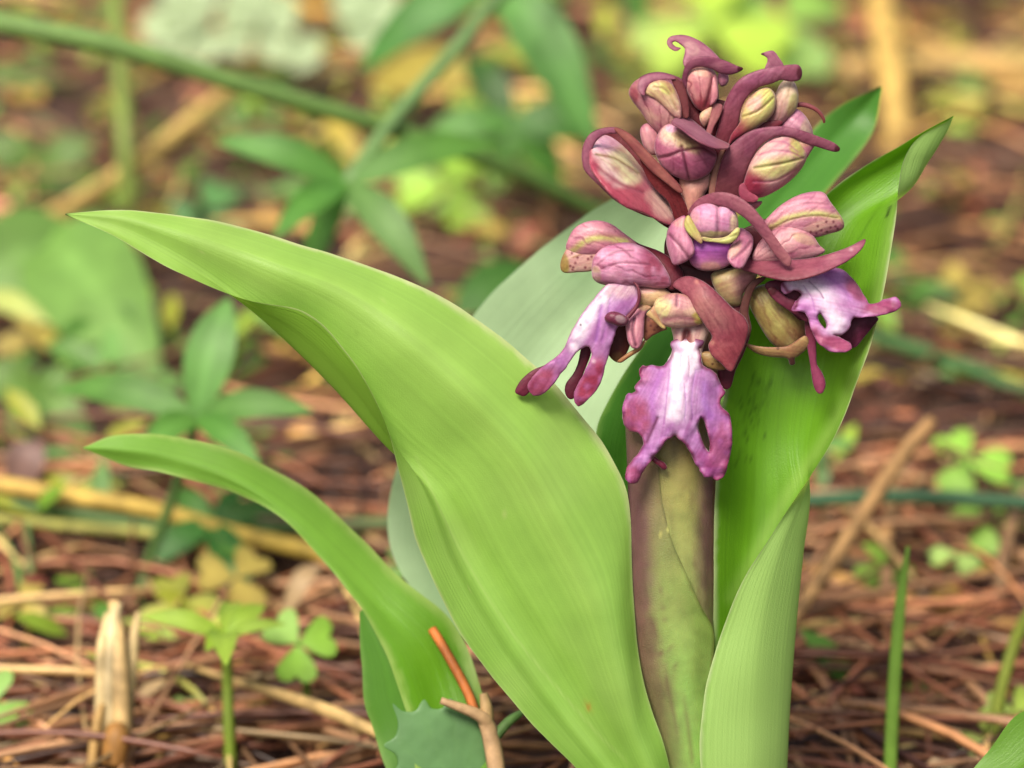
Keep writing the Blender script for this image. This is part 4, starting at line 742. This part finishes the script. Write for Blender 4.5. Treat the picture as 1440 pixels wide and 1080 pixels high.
whorl('sprig of five green leaflets just above the small left orchid leaf', (276, 585, .565),
      [(78, 548, .575, .9), (322, 420, .57, 1.25, (98, 158, 96)), (440, 578, .56, .8), (368, 660, .555, .75, DG), (196, 640, .555, .8), (352, 480, .575, .5, (140, 180, 90))], [(262, 640, .565), (235, 720, .57), (205, 800, .575), (195, 850, .572)], 0.0068, (86, 142, 76))
whorl('dark green sprig below the small left orchid leaf', (300, 735, .585),
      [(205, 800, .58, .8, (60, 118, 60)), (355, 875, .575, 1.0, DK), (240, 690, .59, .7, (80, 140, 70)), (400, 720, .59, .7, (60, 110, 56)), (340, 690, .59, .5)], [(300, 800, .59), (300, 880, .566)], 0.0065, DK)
whorl('large sprig with long green leaflets at the top centre', (700, -30, .68),
      [(838, 205, .67, 1.6, (92, 154, 92)), (505, 100, .68, 1.3, (72, 138, 70)), (880, -20, .68, 1.2)], [(760, -80, .75), (800, -60, .85), (820, -20, .93)], 0.0075, DG)
whorl('blurred dark sprig behind the orchid head at the left of it', (720, 172, .74),
      [(590, 200, .74, 1.0, (84, 146, 76)), (655, 80, .75, 1.0, (52, 96, 44)), (840, 190, .74, 1.2, (66, 122, 58)), (790, 260, .74, 1.0, (74, 132, 60)), (700, 260, .74, .8, (66, 120, 50))], [(720, 200, .76), (725, 240, .78)], 0.0085, (70, 126, 64))
whorl('faint sprig at the far left above the broad leaf', (60, 240, .78),
      [(-30, 200, .78, 1.0), (130, 200, .78, 1.0), (30, 320, .77, 1.0), (150, 260, .78, .8)], [(60, 280, .79), (62, 320, .765)], 0.010, (96, 138, 76))
whorl('faint sprig at the left edge beside the yellow stalk', (50, 560, .63),
      [(-30, 520, .63, 1.2, (96, 140, 76)), (130, 620, .625, 1.0, (110, 156, 96)), (20, 640, .62, 1.0, (90, 136, 80)), (100, 520, .63, .8)], [(55, 620, .635), (58, 660, .63)], 0.0075, (90, 136, 70))
whorl('blurred green sprig low at the right edge of the tall leaf', (1262, 400, .72),
      [(1240, 345, .73, .8, (70, 130, 60)), (1400, 480, .71, .9, (84, 146, 62)), (1330, 460, .71, .8, (76, 136, 56)), (1200, 480, .71, .8)], [(1262, 440, .72), (1262, 480, .70)], 0.008, (76, 136, 60))

def stalk(name, label, cat, pts, rad, col, material=None, c2=None, group=None, seg=8, squash=1.0):
    P = np.array([PD(*p) for p in pts]); o = P[0].copy()
    P[:, 2] = np.maximum(P[:, 2], 0.0006)
    R = np.full(len(P), rad) if np.isscalar(rad) else np.array(rad)
    t = tube(name, None, P, R, col, material or M_WEED, seg, max(12, len(P)*6), squash, origin=P[0], c2=c2)
    return tag(t, label, cat, group)
stalk('trailing_stem', 'long smooth green stem crossing from the top left corner towards the orchid head', 'stem', [(-120, 0, .60), (0, 32, .60), (150, 62, .60), (330, 116, .605), (540, 178, .615), (700, 232, .63), (830, 292, .645), (1000, 380, .66)], [.0022, .0021, .0020, .0018, .0017, .0016, .0015, .0015], (156, 196, 110), c2=(116, 156, 74))
stalk('trailing_stem', 'grey-green stem running out of the frame at the right below the tall leaf tip', 'stem', [(1080, 430, .68), (1240, 476, .665), (1340, 510, .655), (1500, 575, .64)], 0.0015, (96, 146, 84))
stalk('trailing_stem', 'blue-green horizontal stem right of the orchid base', 'stem', [(1010, 712, .585), (1140, 704, .583), (1250, 698, .583), (1360, 702, .582), (1500, 712, .58)], 0.00135, (84, 130, 92))
stalk('dry_stalk', 'thick yellow and green stalk lying at the left edge', 'stalk', [(-80, 672, .585), (0, 682, .585), (100, 698, .585), (210, 716, .585), (330, 750, .585), (450, 778, .58), (520, 800, .58)], 0.0016, (216, 178, 96), M_DRY, c2=(206, 178, 70))
stalk('dry_stalk', 'pale green stem lying under the yellow stalk at the left edge', 'stalk', [(-80, 695, .586), (0, 706, .586), (100, 722, .586), (220, 738, .586), (420, 740, .588), (600, 735, .588)], 0.0013, (124, 158, 96), M_WEED)
stalk('dry_stalk', 'yellow-green stalk along the bottom of the left stalk pair', 'stalk', [(-80, 722, .588), (0, 730, .586), (120, 742, .584), (230, 752, .582)], 0.0010, (170, 168, 84), M_DRY)
stalk('straw', 'broad beige straw slanting behind the tip of the big leaf', 'straw', [(30, 330, .73), (150, 260, .735), (260, 180, .74), (335, 120, .75)], 0.0024, (240, 206, 120), M_DRY, squash=0.4)
stalk('upright_stalk', 'upright yellow-green stalk behind the tip of the big leaf', 'stalk', [(180, 300, .72), (176, 200, .72), (168, 90, .73), (160, -20, .74)], 0.0020, (164, 186, 92), M_WEED)
stalk('straw', 'long tan straw leaning right beside the clasping leaf', 'straw', [(1080, 925, .54), (1130, 850, .545), (1200, 745, .555), (1262, 650, .565), (1310, 592, .57)], [0.0012, 0.0013, 0.0014, 0.0014, 0.0012], (196, 152, 98), M_DRY)
stalk('straw', 'pale forked straw below the long tan straw', 'straw', [(1262, 650, .60), (1248, 740, .585), (1225, 830, .573), (1205, 885, .562)], [0.0007, 0.0013, 0.0015, 0.0014], (206, 160, 106), M_DRY)
stalk('straw', 'short upright straw beside the pale forked straw', 'straw', [(1248, 800, .57), (1240, 870, .565), (1236, 905, .56)], 0.0011, (190, 146, 104), M_DRY)
stalk('straw', 'straw lying across behind the upright grass blade', 'straw', [(1110, 795, .585), (1200, 820, .575), (1300, 850, .565), (1400, 876, .562), (1480, 890, .557)], 0.0013, (206, 158, 92), M_DRY)
stalk('straw', 'yellow straw slanting up to the right edge', 'straw', [(1250, 880, .56), (1340, 830, .575), (1440, 780, .59), (1500, 760, .597)], 0.0013, (196, 160, 84), M_DRY)
stalk('straw', 'grey bent straw upright near the right edge', 'straw', [(1405, 850, .572), (1410, 790, .575), (1425, 730, .585), (1445, 690, .595)], 0.0012, (166, 130, 92), M_DRY)
stalk('straw', 'bright yellow straw at the right edge under the grey-green stem', 'straw', [(1190, 540, .665), (1280, 525, .665), (1380, 530, .66), (1500, 560, .65)], 0.0028, (206, 190, 80), M_DRY, squash=0.5)
stalk('straw', 'tall pale yellow straw standing at the top right', 'straw', [(1262, 240, .79), (1258, 140, .80), (1240, 20, .82), (1236, -60, .84)], 0.0036, (222, 184, 100), M_DRY)
stalk('straw', 'wide pale straw lying level at the top right', 'straw', [(1130, 105, .86), (1250, 95, .86), (1380, 90, .86), (1500, 96, .85)], 0.0036, (222, 184, 110), M_DRY)
stalk('straw', 'thin straw crossing the top right corner', 'straw', [(1180, 10, .92), (1300, 60, .88), (1460, 130, .84)], 0.0022, (214, 170, 96), M_DRY)
stalk('twig', 'dry tan twig at the bottom running under the big leaf', 'twig', [(262, 935, .535), (330, 958, .525), (420, 985, .51), (470, 1003, .503), (540, 1035, .497), (620, 1078, .492), (700, 1130, .488)], [0.0004, 0.0007, 0.0010, 0.0011, 0.0009, 0.0009, 0.0009], (206, 172, 112), M_DRY)
stalk('twig', 'bright orange pine needle showing between the two left leaves', 'needle', [(608, 885, .474), (628, 918, .472), (655, 968, .470), (668, 1000, .468)], 0.0007, (206, 118, 56), M_DRY)
stalk('grass_blade', 'single upright green grass blade at the lower right', 'grass', [(1250, 1130, .50), (1253, 1050, .50), (1258, 950, .50), (1266, 850, .50), (1277, 768, .50)], [0.0009, 0.0010, 0.0010, 0.00085, 0.0003], (172, 222, 90), squash=0.35)
stalk('grass_blade', 'short green blade lying behind the stem at the lower right', 'grass', [(1100, 955, .545), (1150, 935, .55), (1215, 908, .555)], [0.0011, 0.0012, 0.0006], (92, 156, 66), squash=0.5)
stalk('grass_blade', 'thin yellow-green shoot by the right bottom corner', 'grass', [(1392, 1040, .52), (1410, 960, .525), (1432, 890, .53), (1460, 840, .54)], [0.0012, 0.001, 0.001, 0.0006], (170, 184, 70))
stalk('grass_blade', 'pale grass blade at the left edge, left one of a pair', 'grass', [(20, 900, .565), (30, 840, .57), (22, 790, .575), (-5, 740, .585)], [0.0012, 0.0013, 0.0011, 0.0005], (140, 180, 100), squash=0.5)
stalk('grass_blade', 'pale grass blade at the left edge, right one of a pair', 'grass', [(42, 900, .565), (44, 830, .57), (40, 760, .58), (34, 720, .59)], [0.0012, 0.0013, 0.0011, 0.0005], (156, 186, 120), squash=0.5)
stalk('straw', 'thin upright brown straw behind the left stalks', 'straw', [(64, 720, .62), (62, 640, .62), (58, 590, .63)], 0.0013, (180, 130, 84), M_DRY)
stalk('straw', 'reddish upright straw beside the thin brown one', 'straw', [(98, 700, .62), (92, 630, .62), (86, 600, .63)], 0.0013, (160, 106, 84), M_DRY)

# broken straw stub at the lower left
def stub():
    r = thing('broken_straw_stub', 'split pale straw stub standing at the lower left', 'straw', ground_pt(PD(160, 1060, .505)))
    for i, (pts, rr, c) in enumerate([([(150, 1040, .512), (152, 960, .512), (158, 880, .514), (166, 850, .516)], (1.5, 1.7, 1.3, .7), (240, 214, 160)), ([(172, 1040, .512), (168, 960, .512), (164, 890, .514), (160, 846, .516)], (1.4, 1.6, 1.3, .8), (226, 190, 130)),
                                    ([(176, 1030, .514), (182, 960, .515), (188, 900, .516), (194, 862, .518)], (1.0, 1.1, .9, .4), (224, 196, 140)), ([(140, 1050, .510), (142, 980, .511), (143, 910, .512), (150, 862, .514)], (.9, 1.0, .8, .3), (236, 208, 150)),
                                    ([(128, 1085, .508), (136, 1020, .509), (144, 990, .510)], (.8, .8, .5), (200, 160, 96)), ([(160, 1075, .508), (164, 1040, .508), (165, 1020, .509)], (1.9, 2.1, 1.5), (180, 128, 64))]):
        tube('splinter', r, [PD(*p) for p in pts], np.array(rr)*MM, c, M_DRY, 8, 24)
stub()
def forked_twig():
    r = thing('forked_twig', 'pale forked dry twig in front of the small leaf base', 'twig', PD(700, 1090, .467))
    tube('branch', r, [PD(700, 1095, .467), PD(693, 1050, .467), PD(685, 1020, .467), PD(672, 1005, .466), PD(620, 985, .465)], np.array([1.3, 1.3, 1.2, .9, .5])*MM, (216, 176, 132), M_DRY, 8, 30)
    tube('branch', r, [PD(685, 1022, .467), PD(684, 995, .467), PD(680, 975, .467)], np.array([1.0, .9, .6])*MM, (206, 170, 120), M_DRY, 8, 16)
    tube('branch', r, [PD(693, 1040, .467), PD(715, 1015, .468), PD(733, 1002, .469)], np.array([.8, .7, .5])*MM, (120, 160, 90), M_DRY, 8, 16)
forked_twig()
def seedling():
    r = thing('seedling', 'thin-stalked green seedling with spreading narrow leaves at the lower left', 'seedling', ground_pt(PD(325, 1100, .515)))
    c = PD(318, 895, .515)
    tube('stem', r, [PD(326, 1110, .514), PD(322, 1030, .514), PD(320, 960, .515), c], np.array([1.0, .95, .85, .8])*MM, (150, 176, 60), M_WEED, 8, 24)
    for t, w in [((200, 868, .515), 3.2), ((372, 852, .52), 3.4), ((402, 878, .515), 2.0), ((318, 935, .500), 4.5), ((330, 850, .53), 3.5), ((290, 915, .506), 3.5)]:
        blade('leaflet', r, c, PD(*t), w*MM, (150, 194, 88), 0.12, 'ellipse', 14, 6, 0.1)
seedling()
def toothed_leaf():
    out = [(552, 990), (566, 1000), (584, 1000), (596, 984), (606, 996), (622, 996), (634, 982), (645, 998), (660, 1002), (676, 1000), (673, 1018), (682, 1036), (696, 1042), (684, 1058), (684, 1078), (692, 1098), (670, 1110), (630, 1118), (590, 1114), (566, 1100), (552, 1092), (560, 1074), (556, 1060), (540, 1048), (556, 1036), (560, 1016)]
    r = thing('toothed_leaf', 'blue-green toothed leaf low in front of the small left orchid leaf', 'leaf', PD(640, 1130, .468))
    petal('leaf_blade', r, out, [(560, 1000, -128), (670, 1040, -140), (600, 1100, -120), (615, 1040, -130)], (136, 180, 120), [('fan', 640, 1120, 16, (140, 184, 120), 0.3)], 0.15, material=M_WEED, sp=3, thick=2)
toothed_leaf()
def corner_leaf():
    r = thing('corner_leaf', 'plain green leaf tip poking into the bottom right corner', 'leaf', PZ(1600, 1300, 0))
    patch('leaf_blade', r, [[(1358, 1096, 20), (1356, 1100, 20), (1360, 1106, 20)], [(1395, 1048, 10), (1420, 1090, 20), (1440, 1140, 10)], [(1440, 1000, 0), (1480, 1060, 10), (1510, 1130, 0)], [(1520, 1000, -20), (1560, 1100, -10), (1580, 1200, -20)], [(1600, 1300, 0), (1610, 1310, 0), (1620, 1320, 0)]], 40, 14, (120, 172, 62))
corner_leaf()
def broad(name, label, pts, w, col, c2=None, group=None, bend=0.1, prof='ellipse', face=None):
    b, t = PD(*pts[0]), PD(*pts[1])
    return tag(blade(name, None, b, t, w, col, bend, prof, 18, 9, 0.08, face=face, origin=b, c2=c2), label, 'leaf', group)
broad('broad_leaf', 'broad out-of-focus green leaf at the left under the tip of the big orchid leaf', [(60, 330, .70), (225, 545, .66)], 0.024, (118, 172, 104), face=(0, -1, .5))
broad('broad_leaf', 'broad pale green leaf cut by the left edge', [(120, 345, .70), (-60, 400, .69)], 0.020, (118, 168, 110), face=(0, -1, .5))
broad('broad_leaf', 'pale silvery leaf at the left edge below the broad leaf', [(-30, 420, .66), (70, 455, .65)], 0.005, (176, 200, 140))
broad('broad_leaf', 'narrow green leaf behind the orchid head at the top', [(900, 60, .85), (880, -60, .9)], 0.008, (70, 120, 60))
broad('broad_leaf', 'green leaf tip left of the orchid head below the crossing stem', [(640, 440, .66), (760, 380, .67)], 0.010, (76, 134, 70))
broad('dead_leaf', 'grey curled dead leaf between the small left orchid leaf and the clover', [(400, 868, .555), (452, 795, .56)], 0.0035, (176, 160, 150), bend=.25)
broad('dead_leaf', 'silvery dry scrap slanting just right of the straw stub', [(190, 988, .53), (240, 952, .535)], 0.0022, (206, 190, 176), bend=.1)
broad('dead_leaf', 'purplish grey dead leaf behind the upright straws at the left', [(20, 690, .60), (60, 620, .60)], 0.0075, (130, 110, 130), bend=.2)
broad('dead_leaf', 'yellow fallen leaf blurred behind the top of the sprig stalk', [(520, 120, .82), (690, 110, .80)], 0.012, (166, 162, 92), bend=.1)
broad('dead_leaf', 'second yellow fallen leaf right above the sprig centre', [(460, 170, .77), (510, 240, .76)], 0.006, (186, 178, 100), bend=.1)
# pale rosette at the top left
def rosette():
    r = thing('pale_plant', 'whitish-green soft plant out of focus at the top left', 'plant', ground_pt(PD(320, 60, .88)))
    for i in range(22):
        x, y = 215+random.random()*200, -10+random.random()*85
        blade('leaf', r, PD(x, y+24, .835), PD(x+random.uniform(-45, 45), y-26, .84), 0.009, (200, 222, 172), 0.05, 'ellipse', 10, 6, 0.1, face=(0, -.9, .4), material=M_LEAF_PALE)
    for x, y in [(500, 40), (520, 10), (480, 0)]:
        blade('leaf', r, PD(x, y+30, .84), PD(x+30, y-25, .845), 0.011, (196, 220, 170), 0.05, 'ellipse', 10, 6, 0.1, face=(0, -.9, .4), material=M_LEAF_PALE)
rosette()

# clovers
def heart(name, parent, c, d, nrm, L, W, col):
    """one heart-shaped leaflet: attached at c, pointing along d"""
    d = d/np.linalg.norm(d); s = np.cross(d, nrm); s /= np.linalg.norm(s)
    prof = [(0, 0), (.12, .10), (.35, .30), (.6, .46), (.82, .50), (.97, .40), (1.02, .22), (.95, .08), (.84, 0)]
    left = [(a, b) for a, b in prof]; V = []; n = len(prof)
    for sg in (-1, 1):
        for a, b in prof:
            V.append(c+d*L*a+s*W*b*sg+nrm*(b*0.35*L*0.4-0.12*L*a*a))
    mid = [c+d*L*a*0.84/1.0*(i/(n-1))/max(a, 1e-9) if False else c+d*L*0.84*i/(n-1)-nrm*0.12*L*(0.84*i/(n-1))**2 for i, (a, b) in enumerate(prof)]
    V += mid; F = []
    for i in range(n-1):
        F.append([i, i+1, 2*n+i+1, 2*n+i]); F.append([n+i+1, n+i, 2*n+i, 2*n+i+1])
    V = np.array(V); cc = np.tile(alb(col), (len(V), 1)); cc[2*n:] = np.clip(cc[2*n:]*1.35, 0, 1)
    uv = [(0.5, 0.5)]*len(V)
    return mkmesh(name, V, F, cc, M_WEED, parent, uv=uv)
def clover(label, c, size, rot, col, tilt=(0, -0.75, 0.66), n=3, stalk_to=None, group='clover plants among the needles'):
    cp = PD(*c); g = ground_pt(cp if stalk_to is None else PD(*stalk_to))
    r = thing('clover', label, 'clover', g, group); nrm = np.array(tilt, float); nrm /= np.linalg.norm(nrm)
    e1 = np.cross(nrm, (0, 0, 1)); e1 = np.cross((0, 1, 0), nrm) if np.linalg.norm(e1) < 0.1 else e1; e1 /= np.linalg.norm(e1); e2 = np.cross(nrm, e1)
    for k in range(n):
        a = math.radians(rot+k*360/3+random.uniform(-8, 8)); d = e1*math.cos(a)+e2*math.sin(a)
        heart('leaflet', r, cp, d, nrm, size*random.uniform(.9, 1.08), size*random.uniform(.95, 1.15), np.array(col)*random.uniform(.92, 1.06))
    tube('stalk', r, [cp, (cp+g)/2+np.array((0.001, 0.001, 0)), g], [0.0005, 0.0006, 0.0006], np.array(col)*0.9, M_WEED, 6, 12)
    return r
clover('bright green three-leaf clover right of the seedling at the lower left', (420, 905, .525), 0.0062, 80, (148, 200, 66))
clover('clover leaf cut by the left edge near the bottom', (-10, 990, .52), 0.0062, 150, (140, 192, 76))
clover('small two-tone clover low between stub and seedling', (256, 1010, .53), 0.0038, 20, (166, 200, 96))
clover('flat green clover above the straw stub', (110, 838, .575), 0.0062, 170, (150, 192, 70), (0, -.35, .94))
clover('yellow-green clover at the right above the level stem', (1360, 650, .60), 0.0075, 60, (160, 214, 84), (0, -.5, .86))
clover('yellow-green clover at the right under the level stem', (1385, 735, .585), 0.0060, 200, (156, 204, 84), (0, -.5, .86))
clover('pale single clover below the two at the right', (1345, 778, .575), 0.0045, 0, (184, 220, 120), (0, -.4, .9), 2)
clover('light green clover between the crossing stem and the orchid head', (630, 262, .755), 0.0120, 120, (166, 212, 76), (0, -.6, .8))
clover('small bright clover left of the topmost orchid buds', (725, 232, .76), 0.0085, 40, (170, 206, 96), (0, -.6, .8))
clover('bright clover blurred behind the top of the orchid head', (1000, 36, .85), 0.0200, 30, (186, 222, 80), (0, -.6, .8))
clover('second blurred clover right of the one behind the orchid top', (1100, 30, .86), 0.0170, 100, (150, 196, 90), (0, -.6, .8))
clover('clover half hidden by the big leaf tip at the left', (290, 300, .74), 0.009, 10, (104, 160, 90), (0, -.6, .8))
clover('dull green clover left of the pale leaf', (440, 560, .66), 0.007, 10, (130, 160, 70), (0, -.5, .86))
clover('yellow clover below the sprig at the left', (470, 590, .65), 0.006, 90, (186, 176, 70), (0, -.5, .86))
clover('tiny yellow clover right of the grass blade low down', (1300, 975, .545), 0.0032, 70, (186, 204, 100))
clover('small yellow-green plant near the corner leaf', (1390, 1040, .52), 0.0045, 20, (190, 210, 90))
clover('second small yellow-green plant near the corner leaf', (1425, 1000, .525), 0.0045, 100, (176, 204, 80))
for i in range(46):
    px, py = random.uniform(-60, 1500), random.uniform(-40, 900)
    d = float(gdepth(py, 0.006)); col = random.choice([(150, 190, 76), (176, 180, 76), (120, 166, 84), (196, 176, 90)])
    clover('small clover scattered in the needle litter', (px, py, d), random.uniform(.0035, .0075), random.uniform(0, 360), col, (random.uniform(-.3, .3), -.4, .85), group='small clovers scattered in the litter')

# ---- fallen pine needles, straws and flakes
def needle_arrays(L, r, curve, seg=4, n=7):
    t = np.linspace(-.5, .5, n); P = np.stack([t*L, curve*L*(t*t*4-.3), np.zeros(n)+0.02*L*np.cos(t*5)], 1)
    R = r*np.clip((0.5-np.abs(t))*12, 0.35, 1); return tube_arrays(P, R, seg, 0.6)
NCOL = [(146, 92, 64), (124, 74, 54), (176, 116, 80), (98, 58, 42), (162, 122, 88), (198, 146, 104), (66, 40, 30), (202, 168, 116)]
protos = []
for i in range(14):
    V, F = needle_arrays(random.uniform(.05, .10), random.uniform(.0005, .0008), random.uniform(-.12, .12), 5, 9)
    c = alb(NCOL[i % len(NCOL)], 0.95)
    me = bpy.data.meshes.new('pine_needle'); me.from_pydata(V.tolist(), [], F); me.polygons.foreach_set('use_smooth', [True]*len(me.polygons))
    ca = me.color_attributes.new('Col', 'FLOAT_COLOR', 'POINT'); ca.data.foreach_set('color', np.tile(np.append(c, 1), len(V))); me.materials.append(M_NEEDLE); protos.append(me)
NL = 'reddish brown fallen pine needle lying in the litter'
for i in range(280):
    py = 1120-random.random()**1.0*470; px = random.uniform(-40, 1480); p = G(px, py)
    o = bpy.data.objects.new('pine_needle', random.choice(protos)); C.objects.link(o)
    h = float(ground_h(p[0], p[1])); o.location = (p[0], p[1], h+random.uniform(.0015, .009))
    az = random.gauss(0, .5) if random.random() < .72 else random.uniform(0, math.pi)
    o.rotation_euler = (random.uniform(-.4, .4), random.gauss(0, .07), az); s = random.uniform(.75, 1.15); o.scale = (s, s, s)
    tag(o, NL, 'needle', 'fallen pine needles')
def litter(name, count, x0, x1, y0, y1, Lr, rr, cols, hr, tiltsd=.08, azsd=.9, k=.9):
    VV, FF, CC = [], [], []; off = 0
    for i in range(count):
        x, y = random.uniform(x0, x1), random.uniform(y0, y1)
        V, F = needle_arrays(random.uniform(*Lr), random.uniform(*rr), random.uniform(-.12, .12), 4, 6)
        az = random.gauss(0, azsd*.5)+(float(vnoise(np.array([x*1000]), np.array([y*1000]), 45, 41)[0])-.5)*azsd*3.2; rot = np.array(Matrix.Rotation(az, 3, 'Z') @ Matrix.Rotation(random.gauss(0, tiltsd), 3, 'Y'))
        V = V@rot.T+np.array((x, y, float(ground_h(x, y))+random.uniform(*hr))); VV.append(V); FF += [[q+off for q in f] for f in F]; off += len(V)
        pn = .62+.85*float(vnoise(np.array([x*1000]), np.array([y*1000]), 30, 42)[0])
        CC.append(np.tile(np.clip(alb(np.array(random.choice(cols))*random.uniform(.7, 1.15), k)*pn, 0, .8), (len(V), 1)))
    o = mkmesh(name, np.vstack(VV), FF, np.vstack(CC), M_NEEDLE); o['kind'] = 'stuff'; return o
litter('needle_litter', 3900, -.34, .34, .38, 1.35, (.035, .10), (.0005, .0008), NCOL, (0, .008), .1, 1.3)
litter('straw_litter', 1100, -.34, .34, .44, 1.35, (.015, .06), (.0005, .0012), [(222, 180, 116), (226, 196, 126), (206, 166, 84), (190, 134, 90), (170, 170, 84), (206, 150, 100)], (.002, .010), .15, 2.0)
def flakes():
    VV, FF, CC = [], [], []; off = 0
    for i in range(4600):
        x, y = random.uniform(-.34, .34), .42+.93*random.random()**.8; s = random.uniform(.0025, .008)*(0.6+max(0, y-.6)*2.6); a = random.uniform(0, 6.3)
        n = 7; rr = [s*random.uniform(.55, 1)*(1 if k % 2 else .8) for k in range(n)]; tl = np.array(Matrix.Rotation(random.gauss(0, .5), 3, 'X') @ Matrix.Rotation(random.gauss(0, .5), 3, 'Y'))
        V = [[0, 0, s*.15]]+[[rr[k]*math.cos(a+k*2*math.pi/n), .5*rr[k]*math.sin(a+k*2*math.pi/n), random.uniform(-.1, .1)*s] for k in range(n)]
        V = np.array(V)@tl.T+np.array((x, y, float(ground_h(x, y))+random.uniform(.002, .008))); VV.append(V)
        FF += [[off, off+1+k, off+1+(k+1) % n] for k in range(n)]; off += n+1
        far = y > .68
        c = random.choice([(170, 98, 70), (190, 110, 84), (214, 160, 70), (136, 66, 50), (206, 180, 90), (120, 150, 60), (150, 180, 76), (96, 140, 60), (206, 140, 110)] if far else [(150, 84, 62), (190, 120, 84), (100, 52, 38), (206, 156, 90), (130, 150, 60), (190, 166, 130), (206, 180, 110), (70, 40, 30)])
        CC.append(np.tile(alb(np.array(c)*random.uniform(.85, 1.1), .85), (n+1, 1)))
    o = mkmesh('leaf_litter', np.vstack(VV), FF, np.vstack(CC), M_DRY, smooth=False); o['kind'] = 'stuff'
flakes()

def ground_cover():
    VV, FF, CC = [], [], []; off = 0
    for i in range(3600):
        x, y = random.uniform(-.34, .34), .48+.90*random.random()
        if vnoise(np.array([x*1000]), np.array([y*1000]), 55, 9)[0] < .46: continue
        L = random.uniform(.005, .014); w = L*random.uniform(.25, .5); a = random.uniform(0, 6.3); el = random.uniform(.0, .9)
        d = np.array((math.cos(a)*math.cos(el), math.sin(a)*math.cos(el), math.sin(el))); s = np.cross(d, (0, -.6, .8)); s /= np.linalg.norm(s); up = np.cross(s, d)
        p = np.array((x, y, float(ground_h(x, y))+random.uniform(.003, .014)))
        V = [p, p+d*L*.35+s*w*.8/2+up*w*.15, p+d*L*.35-s*w*.8/2+up*w*.15, p+d*L*.7+s*w*.7/2, p+d*L*.7-s*w*.7/2, p+d*L-up*L*.1, p+d*L*.35, p+d*L*.7-up*L*.03]
        VV.append(np.array(V)); FF += [[off, off+1, off+6], [off, off+6, off+2], [off+1, off+3, off+7, off+6], [off+6, off+7, off+4, off+2], [off+3, off+5, off+7], [off+7, off+5, off+4]]; off += 8
        c = random.choice([(120, 170, 70), (96, 150, 70), (150, 190, 76), (80, 130, 60), (176, 190, 80), (110, 160, 100)])
        CC.append(np.tile(alb(np.array(c)*random.uniform(.85, 1.1), .85)*np.array((1.1, 1, .7)), (8, 1)))
    V = np.vstack(VV); o = mkmesh('ground_cover', V, FF, np.vstack(CC), M_WEED, uv=np.full((len(V), 2), .3)); o['kind'] = 'stuff'
ground_cover()
